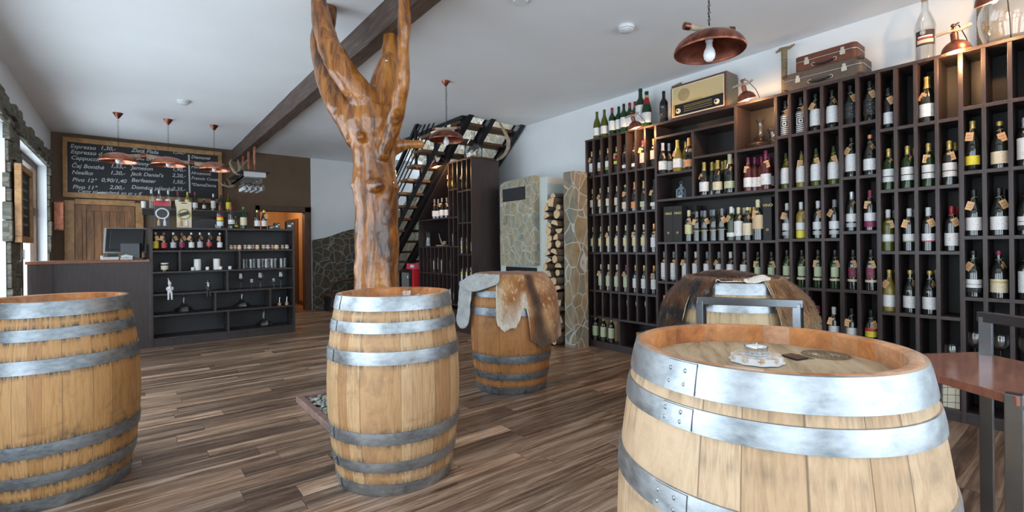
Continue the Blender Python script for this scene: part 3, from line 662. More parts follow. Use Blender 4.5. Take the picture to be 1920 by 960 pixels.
flap('turned_flap', (2.57, 3.25), [
    [(-16, .296, H_), (-16, .316, H_-.015), (-16, .328, H_-.04), (-16, .334, H_-.075)],
    [(-30, .296, H_), (-30, .322, H_-.02), (-30, .335, H_-.06), (-30, .340, H_-.10)],
    [(-45, .296, H_), (-45, .330, H_-.02), (-46, .350, H_-.07), (-47, .352, H_-.135)],
    [(-57, .296, H_), (-58, .338, H_-.02), (-60, .380, H_-.08), (-60, .372, H_-.150)],
    [(-68, .296, H_), (-69, .350, H_-.02), (-71, .405, H_-.075), (-73, .415, H_-.13)],
    [(-82, .296, H_), (-82, .360, H_-.02), (-80, .420, H_-.06), (-80, .445, H_-.10)]], SUEDE, dh)
flap('hanging_leg', (2.57, 3.25), [
    [(-62, .340, H_-.04), (-64, .365, H_-.15), (-66, .372, H_-.28), (-66, .375, H_-.42)],
    [(-72, .385, H_-.05), (-73, .395, H_-.15), (-73, .405, H_-.28), (-71, .42, H_-.465)],
    [(-80, .43, H_-.06), (-79, .425, H_-.16), (-78, .435, H_-.30), (-76, .455, H_-.45)],
    [(-88, .44, H_-.07), (-86, .44, H_-.17), (-83, .455, H_-.31), (-80, .475, H_-.39)]], SUEDE, dh)
def col_shag(f, s, q, d):
    n = noise.noise(Vector((f*.07, s*11, 5.))); n2 = noise.noise(Vector((f*.2, s*30, 9.)))
    base = lerp((.20, .075, .02), (.46, .23, .075), .5+1.3*n+.6*n2)
    if f < 0: base = lerp((.30, .115, .035), (.035, .026, .022), q*1.9-.75+n*.8); base = lerp(base, (.42, .36, .30), (n2-.25)*1.5 if q > .7 else 0)
    else:
        base = lerp(base, (.16, .075, .04), (f-78)/22.+n) if f > 60 else base
        base = lerp(base, (.45, .33, .20), (q-.55)*1.6)
    return base
hide('shaggy_hide', (3.09, 1.56), [(-175, .1), (-120, .12), (-98, .20), (-84, .29), (-66, .30), (-53, .26), (-47, .09), (-40, .10), (-32, .16), (-23, .14), (-18, -.025), (10, -.03), (35, -.02), (40, .10), (44, .34), (52, .38), (66, .38), (80, .38), (95, .28), (115, .16), (150, .1)],
     col_shag, 'shaggy brown hide hanging both sides of the barrel before the shelves', 6., stand=lambda f: .01+.09*max(0, min(1, (-f-54)/18.))+.11*max(0, min(1, (f-62)/28.)), lift=lambda f: .018+.03*max(0, math.sin(math.radians(f*2+60))) if abs(f) > 70 else .012*(abs(f) > 15), sag=.01)
def tufts(o, n, L_, seed):
    me = o.data; rnd = random.Random(seed); col = me.color_attributes['coat'].data; vs = []; fs = []; cc = []
    ar = [p.area for p in me.polygons]; pk = rnd.choices(range(len(ar)), ar, k=n)
    for pi in pk:
        p = me.polygons[pi]; vi = list(p.vertices); w = [rnd.random() for _ in vi]; t = sum(w); c = sum((me.vertices[i].co*(q/t) for i, q in zip(vi, w)), Vector()); nn = p.normal
        if nn.z < -.3: nn = -nn
        c = c+nn*.005; dn = (Vector((0, 0, -1))-nn*nn.dot(Vector((0, 0, -1)))); dn = dn.normalized() if dn.length > .05 else Vector((rnd.uniform(-1, 1), rnd.uniform(-1, 1), 0)).normalized()
        d = (dn+nn*rnd.uniform(.15, .6)+Vector((rnd.uniform(-.35, .35), rnd.uniform(-.35, .35), rnd.uniform(-.2, .2)))).normalized(); l = L_*rnd.uniform(.5, 1.2); sd = d.cross(nn).normalized()*(.0013 if L_ > .02 else .0009); k = rnd.uniform(.4, 1.6); b = col[vi[0]].color
        o_ = len(vs); vs += [c-sd, c+sd, c+d*l*.6+nn*.0-sd*.6, c+d*l*.6+sd*.6, c+d*l-nn*.002]; fs += [(o_, o_+1, o_+3, o_+2), (o_+2, o_+3, o_+4)]; cc += [(b[0]*k, b[1]*k, b[2]*k, 1)]*5
    m2 = bpy.data.meshes.new('fur_tufts'); m2.from_pydata(vs, [], fs); at = m2.color_attributes.new('coat', 'FLOAT_COLOR', 'POINT')
    for i, q in enumerate(cc): at.data[i].color = q
    m2.materials.append(FUR); x = obj('fur_tufts', m2, o); x['kind'] = 'stuff'
tufts([o for o in bpy.data.objects if o.name == 'shaggy_hide'][0], 42000, .034, 4); tufts(dh, 14000, .009, 5)
flap('turned_edge', (3.09, 1.56), [
    [(12, .30, H_-.004), (12, .275, H_+.008), (14, .25, H_+.012)], [(24, .305, H_-.004), (24, .275, H_+.012), (25, .24, H_+.018)],
    [(36, .305, H_+.0), (36, .27, H_+.02), (37, .235, H_+.028)], [(46, .30, H_+.012), (46, .27, H_+.03), (47, .24, H_+.036)]], HIDEBACK, [o for o in bpy.data.objects if o.name == 'shaggy_hide'][0])

# ------------------------------------------------------------------ bar stools
STOOLM = flat('satin_steel', (.19, .205, .225), .24, 1, var=.08, sc=6)
def make_stool(A, u, v, label, w=.5, d=.47, sz=.752, bz=.918):
    """A: rear corner on the floor plan, u: towards the front, v: along the back"""
    t = thing('bar_stool', label, 'stool', (A[0], A[1], 0)); u = Vector((*u, 0)).normalized(); v = Vector((*v, 0)).normalized()
    Z = Vector((0, 0, 1)); tw = .038
    m = MB(); ch = .028
    pts = [(0, -.005), (d-ch, -.005), (d, .02), (d, w-.005), (d-.005, w), (0, w)]
    m.prism([((u*a+v*b).x, (u*a+v*b).y) for a, b in pts], .028, (0, 0, sz-.028)); m.build('seat', SEATW, t, bevel=.002)
    def tube(name, p, q, a=tw, b=tw): k = MB(); k.bar(p, q, a, b); k.build(name, STOOLM, t, bevel=.002)
    i0, i1 = .045, w-.045
    for b in (i0, i1):
        tube('leg', v*b+u*.02, v*b+u*.02+Z*(bz-.019)); tube('leg', v*(b if b < .1 else w-.022)+u*(d-.015), v*(b if b < .1 else w-.022)+u*(d-.015)+Z*(sz+.002))
        tube('seat_rail', v*b+u*.03+Z*(sz-.045), v*b+u*(d-.03)+Z*(sz-.045), .025, .03)
    tube('back_rail', v*(i0-.019)+u*.02+Z*(bz-.019), v*(i1+.019)+u*.02+Z*(bz-.019))
    return t
make_stool((2.647, .34), (-.83, .55), (-.57, -.82), 'steel bar stool with red brown wooden seat at the right edge', .52)
make_stool((2.345, 1.405), (-.884, -.468), (.468, -.884), 'steel bar stool between the near barrel and the shaggy hide barrel', .53)

# ------------------------------------------------------------------ tree column in its pebble bed
def tree():
    ch = []
    def chain(pts): ch.append([(atd(u, v, D), r/F*D*1.0) for u, v, r, D in pts])
    T = 3.42
    chain([(694, 800, 56, T), (697, 720, 47, T), (702, 640, 43, T), (706, 540, 41, T), (707, 450, 40, T), (706, 400, 39.5, T), (704, 352, 42, T), (702, 310, 38, T), (701, 270, 42, T), (700, 235, 52, T), (702, 205, 50, T)])
    chain([(618, -20, 13, 3.52), (612, 20, 19, 3.54), (606, 60, 21, 3.54), (602, 100, 18, 3.52), (619, 150, 26, 3.5), (644, 190, 34, 3.48), (668, 225, 37, 3.46), (686, 260, 34, 3.44)])
    chain([(592, -30, 14, 3.35), (597, 0, 15, 3.34), (604, 45, 18, 3.30), (617, 90, 21.5, 3.26), (636, 125, 24, 3.24), (660, 158, 25, 3.26), (684, 186, 24, 3.30), (700, 215, 30, 3.36)])
    chain([(758, -76, 11, 3.0), (758, 10, 11, 3.04), (757, 60, 11.5, 3.06), (756, 115, 12, 3.09), (753, 160, 13.5, 3.12), (746, 200, 15, 3.17), (738, 235, 16, 3.24), (728, 265, 15, 3.26), (721, 290, 12, 3.30)])
    chain([(730, 106, 13, 3.42), (727, 120, 18, 3.42), (722, 150, 24, 3.42), (718, 185, 32, 3.42), (712, 225, 38, 3.42)])
    chain([(734, 30, 13.5, 3.62), (733, 70, 14, 3.58), (731, 112, 15, 3.54), (728, 160, 18, 3.5), (722, 210, 24, 3.46)])
    chain([(722, 280, 20, 3.46), (748, 272, 14, 3.48), (765, 270.5, 9.5, 3.50), (790, 270.5, 8.5, 3.52)])
    chain([(672, 262, 16, 3.38), (656, 263, 10, 3.34)]); chain([(675, 345, 14, 3.38), (664, 347, 9, 3.36)]); chain([(700, 350, 20, 3.34), (711, 346, 9, 3.22)])
    chain([(680, 258, 12, 3.3), (676, 256, 9, 3.22)]); chain([(730, 352, 16, 3.40), (744, 352, 7, 3.40)])
    m = MB()
    for c in ch:
        # resample finely
        P = []; R_ = []
        for (p, r), (q, s) in zip(c, c[1:]):
            k = max(2, int((q-p).length/.02))
            for i in range(k): t = i/k; P.append(p.lerp(q, t)); R_.append(r+(s-r)*t)
        P.append(c[-1][0]); R_.append(c[-1][1])
        m.tube(P, R_, 20)
        m.ball(P[0], R_[0]*.75, 12, 8); m.ball(P[-1], R_[-1]*.9, 12, 8)
    o = m.build('tree_trunk', TREE)
    rm = o.modifiers.new('remesh', 'REMESH'); rm.mode = 'VOXEL'; rm.voxel_size = .0095; rm.use_smooth_shade = True
    sm = o.modifiers.new('smooth', 'SMOOTH'); sm.factor = .6; sm.iterations = 9
    tx = bpy.data.textures.new('bark_relief', 'CLOUDS'); tx.noise_scale = .22; tx.noise_depth = 2
    dp = o.modifiers.new('relief', 'DISPLACE'); dp.texture = tx; dp.strength = .028; dp.mid_level = .5; dp.texture_coords = 'LOCAL'
    tx2 = bpy.data.textures.new('bark_grain', 'CLOUDS'); tx2.noise_scale = .06; dp2 = o.modifiers.new('grain', 'DISPLACE'); dp2.texture = tx2; dp2.strength = .007; dp2.texture_coords = 'LOCAL'
    tag(o, 'varnished forked tree trunk standing as a column behind the centre barrel', 'tree trunk')
    # metal eye near the cut stub
    e = MB(); p = atd(725, 114, 3.30); e.ball(p, .010, 10, 8); e.tube([p, p+Vector((.01, .012, .03))], .004, 6); e.build('eye_bolt', CHROME, o, smooth=True)
tree()
t = thing('pebble_bed', 'low wooden framed bed of grey pebbles around the foot of the tree', 'planter', (1.0, 3.05, 0))
X0, X1, Y0, Y1 = 0, .80, 0, .92
for a, b in (((X0, Y0, 0), (X0+.05, Y1, .05)), ((X1-.05, Y0, 0), (X1, Y1, .05)), ((X0+.05, Y0, 0), (X1-.05, Y0+.05, .05)), ((X0+.05, Y1-.05, 0), (X1-.05, Y1, .05))):
    m = MB(); m.box(a, b); m.build('frame_board', wood('red_grey_board', (.32, .20, .165), (.17, .10, .085), (2, 2, 2), .45, 8), t, bevel=.006)
m = MB(); m.box((.05, .05, .002), (X1-.05, Y1-.05, .012)); m.build('gravel_base', flat('dark_soil', (.09, .085, .075), .9), t)
random.seed(5); m = MB()
for k in range(1500):
    c = (random.uniform(.065, X1-.065), random.uniform(.065, Y1-.065), .012+random.uniform(.004, .022)); r = random.uniform(.008, .017)
    m.mat = random.choice((0, 0, 1, 2)); m.ball(c, r, 6, 4, (random.uniform(.8, 1.3), random.uniform(.7, 1.2), random.uniform(.5, .8)))
pb = m.build('pebbles', [flat('pebble_green_grey', (.36, .40, .35), .6), flat('pebble_cream', (.56, .53, .42), .6), flat('pebble_blue_grey', (.27, .31, .33), .6)], t, smooth=80); pb['kind'] = 'stuff'
#PART3
# ------------------------------------------------------------------ shelving along the right wall
SX, ST = 4.28, 2.455
def shelf_unit(label, y0, y1, cells, x0=SX, x1=4.565, top=ST, base=.075, group=None, name='wine_rack'):
    """cells: list of ('v', y, z0, z1) dividers and ('h', z, ya, yb) boards, world coordinates; y0>y1"""
    t = thing(name, label, 'shelf', (x0, (y0+y1)/2, 0), 0, group); ox, oy = x0, (y0+y1)/2; th = .011
    def part(nm, a, b, m=SHELF):
        mb = MB(); mb.box((a[0]-ox, a[1]-oy, a[2]), (b[0]-ox, b[1]-oy, b[2])); mb.build(nm, m, t, bevel=.0015)
    part('side_panel', (x0, y0-2*th, 0), (x1, y0, top)); part('side_panel', (x0, y1, 0), (x1, y1+.004, top))
    part('top_board', (x0-.004, y1, top-.022), (x1, y0, top))
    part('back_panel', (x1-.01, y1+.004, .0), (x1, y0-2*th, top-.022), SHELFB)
    part('plinth', (x0+.006, y1+.004, 0), (x0+.025, y0-2*th, base-.022)); part('shelf', (x0, y1+.004, base-.022), (x1-.01, y0-2*th, base))
    for c in cells:
        if c[0] == 'v': part('divider', (x0+.0005, c[1]-th, c[2]), (x1-.01, c[1]+th, c[3]-.0))
        else: part('shelf', (x0+.0002, c[3], c[1]-.024), (x1-.01, c[2], c[1]))
    return t
# A: eight columns by the stone pillar
yA = lambda k: 3.945-.1212*k
ra = [2.018, 1.568, 1.118, .675, .369, .075]
cells = [('h', z, yA(0), yA(8)) for z in ra[:5]]+[('v', yA(k), ra[4], ST) for k in range(1, 8)]+[('v', yA(4), .075, ra[4])]
shelf_unit('tall dark wine rack of narrow cells right beside the stone pillar', yA(0), yA(8), cells)
# B: open compartments under the radio
yB0, yB1 = yA(8), 1.788; yb = lambda k: 2.975-.1187*k
cells = [('h', 2.312, yB0, 2.125), ('v', 2.125, 1.66, ST), ('v', 2.545, 1.66, 2.312), ('h', 1.930, yB0, 2.545), ('h', 2.046, 2.545, 2.125), ('h', 2.042, 2.125, yB1), ('h', 1.664, yB0, yB1), ('h', 1.226, yB0, yB1), ('h', .822, yB0, yB1), ('h', .370, yB0, yB1)]
cells += [('v', yb(k), .37, 1.226) for k in range(1, 10)]+[('v', yb(5), .075, .37)]
shelf_unit('dark shelving with wide open compartments under the old radio', yB0, yB1, cells)
yc = lambda k: 1.788-.1178*k
def cgrid(k0, k1, rows, label):
    cells = [('h', z, yc(k0), yc(k1)) for z in rows]+[('v', yc(k), .075, ST) for k in range(k0+1, k1)]
    shelf_unit(label, yc(k0), yc(k1), cells)
R1, R2, R3, R4 = [2.097, 1.656, 1.234, .838, .39], [2.100, 1.699, 1.285, .839, .39], [2.021, 1.577, 1.133, .694, .30], [2.077, 1.657, 1.232, .833, .40]
cgrid(0, 4, R1, 'dark wine rack of four columns standing under the suitcases')
cgrid(4, 6, R2, 'narrow two column wine rack between the suitcases and the big clear bottle')
yd = lambda k: 1.081-.1118*k
def dgrid(y0, p, n, rows, label):
    f = lambda k: y0-p*k
    shelf_unit(label, f(0), f(n), [('h', z, f(0), f(n)) for z in rows]+[('v', f(k), .075, ST) for k in range(1, n)])
dgrid(1.081, .1118, 4, R3, 'four column wine rack under the big clear bottle and copper lamp')
dgrid(.634, .1178, 6, R4, 'wine rack nearest the camera, under the large glass demijohn')
# loose items' positions along rows
ye = lambda k: .634-.1178*k

# ------------------------------------------------------------------ bottles
PROF = {
 'bordeaux': ([(0, 0), (.034, 0), (.0372, .004), (.0372, .186), (.0355, .200), (.026, .218), (.0168, .232), (.0143, .245), (.0138, .282), (.0158, .283), (.0158, .291), (.0138, .292), (.0138, .302), (0, .302)], .302, .0372, .242),
 'burgundy': ([(0, 0), (.038, 0), (.0415, .004), (.0415, .145), (.0385, .168), (.031, .195), (.0205, .222), (.0150, .243), (.0140, .284), (.0160, .285), (.0160, .294), (.0140, .295), (.0140, .302), (0, .302)], .302, .0415, .245),
 'champagne': ([(0, 0), (.040, 0), (.044, .004), (.044, .145), (.041, .172), (.031, .208), (.0205, .240), (.0165, .262), (.0155, .300), (.0175, .301), (.0175, .318), (0, .320)], .320, .044, .225),
 'flute': ([(0, 0), (.033, 0), (.036, .004), (.036, .155), (.033, .185), (.025, .222), (.0175, .255), (.0140, .28), (.0135, .318), (.0155, .319), (.0155, .328), (0, .330)], .330, .036, .275),
 'slim': ([(0, 0), (.026, 0), (.029, .004), (.029, .20), (.026, .215), (.015, .235), (.0125, .25), (.0125, .30), (0, .30)], .30, .029, .25),
 'beer': ([(0, 0), (.028, 0), (.031, .004), (.031, .125), (.028, .148), (.018, .178), (.0135, .20), (.0130, .226), (0, .227)], .227, .031, .200),
}
GL = {'dark': flat('dark_bottle_glass', (.010, .013, .010), .06, spec=.7, coat=1, var=.1), 'black': flat('black_bottle', (.012, .012, .013), .25, var=.1),
      'green': m_tint('green_bottle_glass', (.018, .05, .010), .72), 'olive': m_tint('olive_bottle_glass', (.13, .145, .015), .6), 'yellow': m_tint('yellow_wine_glass', (.42, .33, .07), .6),
      'rose': m_tint('rose_wine_glass', (.11, .022, .022), .85), 'deep green': m_tint('deep_green_bottle_glass', (.008, .05, .015), .75), 'brown': flat('brown_beer_glass', (.035, .015, .006), .08, coat=1), 'clear': GLASS}
CAPC = {'gold': (.62, .44, .13), 'cream': (.70, .62, .38), 'black': (.018, .018, .02), 'red': (.30, .012, .022), 'magenta': (.20, .008, .06), 'white': (.75, .75, .74), 'silver': (.62, .64, .66), 'orange': (.75, .33, .14), 'green': (.05, .22, .05), 'grey': (.22, .23, .25), 'wine': (.22, .02, .05)}
CAPM = {k: flat(k+'_capsule', c, .33, .55 if k in ('gold', 'silver', 'orange') else 0) for k, c in CAPC.items()}
PC = {'white': (.78, .78, .78), 'cream': (.74, .64, .46), 'pale yellow': (.70, .64, .34), 'grey': (.50, .51, .53), 'orange': (.74, .32, .12), 'green': (.22, .42, .08), 'yellow': (.80, .68, .05), 'red': (.55, .03, .05), 'magenta': (.22, .02, .08), 'tan': (.62, .46, .28), 'pale green': (.50, .56, .36), 'black': (.02, .02, .022), 'silver': (.5, .52, .55), 'maroon': (.20, .03, .06), 'pink': (.74, .58, .52), 'gold': (.6, .45, .15), 'brown': (.2, .1, .05)}
PM = {k: m_paper(k.replace(' ', '_')+'_label', c, (.15, .12, .12) if sum(c) > 1 else (.6, .6, .6)) for k, c in PC.items()}
# label layouts: list of (z0, z1, colour) as fractions of bottle height, plus words
LB = {'W': ([(.18, .52, 'white')], 'white'), 'WO': ([(.27, .50, 'white'), (.17, .26, 'orange')], 'white and orange'), 'WG': ([(.27, .50, 'white'), (.16, .26, 'green')], 'white and green'),
      'YS': ([(.33, .45, 'yellow'), (.50, .56, 'red')], 'yellow striped'), 'SL': ([(.12, .24, 'white')], 'small low white'), 'PK': ([(.20, .55, 'pink')], 'pinkish white'), 'TN': ([(.27, .58, 'pink')], 'tall pale'),
      'CR': ([(.28, .56, 'cream')], 'cream'), 'CL': ([(.12, .36, 'cream')], 'low cream'), 'OL': ([(.10, .32, 'orange')], 'low orange'), 'GC': ([(.12, .30, 'pale green')], 'low pale green'),
      'YC': ([(.24, .54, 'pale yellow')], 'pale yellow'), 'GG': ([(.18, .56, 'pale green')], 'pale green'), 'BG': ([(.07, .62, 'white'), (.115, .13, 'black')], 'tall white'), 'BW': ([(.14, .58, 'white')], 'broad white'),
      'MZ': ([(.04, .72, 'maze')], 'concentric square'), '2W': ([(.33, .50, 'white'), (.19, .31, 'white')], 'double white'), 'LW': ([(.12, .40, 'white')], 'low white'), 'MW': ([(.24, .44, 'white'), (.10, .20, 'silver')], 'white over silver'),
      'MY': ([(.24, .44, 'white'), (.03, .22, 'yellow')], 'white over yellow'), 'MM': ([(.24, .44, 'white'), (.09, .23, 'magenta')], 'white over magenta'), 'ST': ([(.30, .56, 'pale green'), (.20, .26, 'cream')], 'pale green strip'), 'SR': ([(.30, .56, 'maroon'), (.20, .26, 'cream')], 'maroon strip'),
      'BS': ([(.36, .44, 'black'), (.34, .36, 'gold')], 'black script'), 'SC': ([(.16, .55, 'black')], 'white script'), 'YL': ([(.12, .30, 'yellow')], 'low yellow'), 'TL': ([(.10, .36, 'cream')], 'wide low cream'), 'GW': ([(.28, .38, 'white'), (.10, .20, 'black'), (.20, .27, 'white')], 'banded white'),
      'GR': ([(.24, .40, 'white'), (.215, .24, 'green')], 'green edged white'), 'RR': ([(.24, .40, 'white'), (.215, .24, 'red')], 'red edged white'), 'CB': ([(.16, .52, 'cream')], 'large cream'), 'TB': ([(.28, .62, 'tan')], 'large tan'), 'RD': ([(.22, .45, 'red')], 'red'),
      'YB': ([(.12, .50, 'yellow')], 'yellow'), 'RB': ([(.14, .42, 'red')], 'red and white'), 'GB': ([(.14, .48, 'grey')], 'grey'), 'VB': ([(.16, .46, 'magenta')], 'purple'), 'WB': ([(.14, .44, 'white')], 'white'), 'SB': ([(.14, .44, 'silver')], 'silver'), 'N': ([], 'no'), 'CD': ([(.12, .40, 'cream'), (.32, .36, 'gold')], 'cream and gold'),
      'MX': ([(.10, .30, 'white'), (.34, .48, 'yellow'), (.48, .56, 'red')], 'colourful'), 'FB': ([(.15, .22, 'green'), (.24, .34, 'yellow'), (.36, .42, 'orange')], 'bright orange and yellow'), 'FW': ([(.12, .42, 'white'), (.44, .52, 'yellow')], 'white and yellow')}
cache = {}
def bmesh_body(kind, glass):
    k = ('b', kind, glass)
    if k not in cache: m = MB(); m.lathe(PROF[kind][0], 20); cache[k] = m.mesh('wine_bottle', GL[glass], True)
    return cache[k]
def cap_mesh(kind, cap):
    k = ('c', kind, cap)
    if k not in cache:
        prof, h, r, cz = PROF[kind]; e = .0008; m = MB()
        pr = [(rr+e, z) for rr, z in prof if z >= cz-.001 and rr > 0]
        z0, r0 = cz, pr[0][0]
        m.lathe([(r0-.002, z0)]+pr+[(pr[-1][0]*.8, h+e), (0, h+e)], 16); cache[k] = m.mesh('capsule', CAPM[cap], True)
    return cache[k]
def lab_mesh(kind, code):
    k = ('l', kind, code)
    if k not in cache:
        prof, h, r, cz = PROF[kind]; m = MB(); mats = []
        for z0, z1, c in LB[code][0]:
            mm = MAZE if c == 'maze' else PM[c]
            if mm not in mats: mats.append(mm)
            m.mat = mats.index(mm); sp = PI*.98 if c == 'maze' else math.radians(42 if code in ('ST', 'SR') and c != 'cream' else 80)
            def rad(z):
                for (a, b), (d, e2) in zip(prof, prof[1:]):
                    if b <= z <= e2: return a+(d-a)*((z-b)/(e2-b) if e2 > b else 0)
                return r
            nz = 5; pts = [(rad(z0*h+(z1-z0)*h*i/nz)+.0009+.0002*len(mats), z0*h+(z1-z0)*h*i/nz) for i in range(nz+1)]
            m.lathe(pts, 18, a0=PI-sp, a1=PI+sp)
        cache[k] = m.mesh('label', mats, True)
    return cache[k]
def tag_meshes(kind, var):
    k = ('t', kind, var)
    if k not in cache:
        prof, h, r, cz = PROF[kind]; rnd = random.Random(var*7+3); nz = cz+.004; nr = .0165
        side = (-1, 1, -.5, .6, -1, .9)[var]; tilt = (.45, -.3, .25, -.12, .8, -.6)[var]; yaw = (.5, .3, -.2, .1, 1.1, -.5)[var]
        s = MB(); s.ring((0, 0, nz), nr, .0012, (side*.25, .3, 1), 14, 5); hang = Vector((-.030-.004*abs(side), side*.014, nz-.030))
        s.tube([(-nr, side*.004, nz), hang+Vector((0, 0, .012)), hang], .0010, 5)
        T = MB(); Z = Vector((0, math.sin(tilt), math.cos(tilt))); Y = Vector((0, math.cos(tilt), -math.sin(tilt))); Rz = Matrix.Rotation(yaw, 3, 'Z')
        Z = Rz @ Z; Y = Rz @ Y; X = Y.cross(Z); c = hang-Z*.024+Vector((-.002, 0, 0))
        # card leans off the shoulder
        T.mat = 0; T.obox(c, (X, Y, Z), (.0012, .038, .056)); T.mat = 1
        for row in range(2):
            y = -.012
            while y < .011:
                w = rnd.uniform(.002, .004); hgt = rnd.uniform(.004, .009)
                for sd in (-1, 1): T.obox(c+X*sd*.0009+Y*y*sd+Z*(.008-.018*row+rnd.uniform(-.001, .001)), (X, Y, Z+Y*rnd.uniform(-.6, .6)), (.0006, .0013, hgt))
                y += w+.0006
        cache[k] = (s.mesh('string', STRING), T.mesh('price_tag', [TAGM, INK]))
    return cache[k]
tv = [0]
def bottle(loc, desc, kind, glass, cap, lab, where, group, tagv=True, rot=None, scale=1., cat='bottle', name='wine_bottle'):
    o = obj(name, bmesh_body(kind, glass), None, loc)
    a = math.atan2(loc[1], loc[0])      # labels turned a little toward the room's centre
    o.rotation_euler = (0, 0, (a*.55+random.uniform(-.12, .12)) if rot is None else rot); o.scale = (scale,)*3
    if cap: obj('capsule', cap_mesh(kind, cap), o)
    if lab != 'N': obj('label', lab_mesh(kind, lab), o)
    if tagv:
        tv[0] += 1; s, T = tag_meshes(kind, (tv[0]*5+tv[0]//3) % 6); tt = obj('price_tag', T, o); obj('string', s, tt)
    where = where.replace("display bottle rack's", "display bottle rack,") if len(((cap or '')+' '+LB[lab][1]+' '+where).split()) > 12 else where
    d = desc or '%s bottle, %s%s label' % (glass, (cap+' cap, ') if cap else '', LB[lab][1])
    tag(o, d+', '+where, cat, group); return o
ORD = ['leftmost', 'second from left', 'third from left', 'fourth from left', 'fifth from left', 'sixth from left', 'seventh from left', 'eighth from left', 'ninth from left', 'tenth from left']
def row(cells, yf, z, rowname, group, x=SX+.062, dy=.0):
    """cells: (col, kind, glass, cap, label[, behind])"""
    for c in cells:
        k = c[0]; y = (yf(k)+yf(k+1))/2+dy+random.uniform(-.006, .006)
        pos = ORD[k] if len(cells) > 4 or k < 3 else 'fourth from left'
        bottle((x+random.uniform(-.006, .008), y, z), None, c[1], c[2], c[3], c[4], '%s, %s' % (pos, rowname), group)
        if len(c) > 5 and c[5]:
            bottle((x+.125, y-.012, z), c[3]+' capped bottle', c[1], c[2], c[3], c[4], 'behind the one %s, %s' % (pos, rowname), group, tagv=False)
B_, U, C_, FL = 'bordeaux', 'burgundy', 'champagne', 'flute'
gA = 'bottles in the rack beside the stone pillar'
row([(0, B_, 'dark', 'gold', 'W'), (1, B_, 'dark', 'gold', 'WO'), (2, B_, 'dark', 'gold', 'WG'), (3, B_, 'dark', 'gold', 'YS'), (4, B_, 'dark', 'black', 'SL'), (5, B_, 'dark', 'black', 'SL'), (6, B_, 'dark', 'wine', 'PK'), (7, B_, 'dark', 'gold', 'TN')], yA, ra[0], "pillar rack's top row", gA)
row([(0, B_, 'dark', 'cream', 'CR'), (1, B_, 'dark', 'cream', 'CR'), (2, B_, 'dark', 'cream', 'CR'), (3, B_, 'dark', 'cream', 'CR'), (4, U, 'dark', 'cream', 'CL'), (5, C_, 'dark', 'orange', 'OL'), (6, C_, 'dark', 'gold', 'GC'), (7, C_, 'dark', 'black', 'SL')], yA, ra[1], "pillar rack's second row", gA)
row([(k, B_, 'dark', 'cream' if k < 7 else 'orange', 'YC' if k < 7 else 'W') for k in range(8)], yA, ra[2], "pillar rack's third row", gA)
row([(1, B_, 'dark', 'cream', 'GG'), (2, B_, 'dark', 'cream', 'GG'), (3, B_, 'dark', 'cream', 'GG'), (4, B_, 'dark', 'wine', 'GG'), (5, B_, 'dark', 'gold', 'W'), (6, B_, 'dark', 'gold', 'W'), (7, B_, 'dark', 'orange', 'W')], yA, ra[3], "pillar rack's fourth row", gA)
for i, u in enumerate((1117, 1132, 1147)):
    p = atx(u, 640, SX+.06); bottle((SX+.06, p.y, .076), None, B_, 'dark', 'cream', 'GG', '%s, pillar rack floor level' % ORD[i], 'floor level bottles in the pillar rack', tagv=False)
# radio section
gB = 'bottles in the shelving under the radio'
def bx(u, z, dx, kind, glass, cap, lab, where, group=gB, tagv=True, **k):
    p = atx(u, 400, SX+dx); return bottle((SX+dx, p.y, z), None, kind, glass, cap, lab, where, group, tagv, **k)
bx(1244, 1.931, .05, C_, 'dark', 'silver', 'LW', 'leftmost on the shelf below radio'); bx(1255.5, 1.931, .12, C_, 'dark', 'silver', 'LW', 'second on the shelf below radio')
bx(1271.5, 1.931, .05, C_, 'yellow', 'gold', 'LW', 'middle of the shelf below radio'); bx(1287, 1.931, .12, B_, 'yellow', 'gold', 'LW', 'fourth on the shelf below radio'); bx(1293.5, 1.931, .06, C_, 'dark', 'orange', 'OL', 'last on the shelf below radio')
for u, dx, g, c, l, w, tg in ((1321, .05, 'dark', 'gold', 'LW', 'leftmost', 1), (1336, .10, 'dark', 'gold', 'N', 'second', 0), (1342, .18, 'dark', 'gold', 'N', 'far back third', 0), (1346.5, .05, 'dark', 'gold', 'CL', 'middle', 1), (1356, .16, 'dark', 'gold', 'N', 'back, fifth', 0), (1361.5, .12, 'dark', 'gold', 'N', 'sixth', 0), (1369.5, .05, 'dark', 'cream', 'GC', 'large one', 1), (1374, .14, 'dark', 'gold', 'N', 'rearmost right', 0)):
    bx(u, 1.665, dx, C_, g, c, l, '%s in sparkling cluster' % w, tagv=bool(tg), scale=1.12 if w == 'large one' else 1.)
for u, dx, w, tg in ((1403.5, .05, 'leftmost', 1), (1416, .09, 'second', 0), (1423, .17, 'rearmost', 0), (1429, .10, 'fourth', 0), (1437, .05, 'large front', 1), (1443.5, .12, 'last', 0)):
    bx(u, 1.665, dx, B_, 'rose', 'magenta', 'LW', '%s of pink wines' % w, 'pink wines below the decanter', bool(tg), scale=1.12 if w == 'large front' else 1)
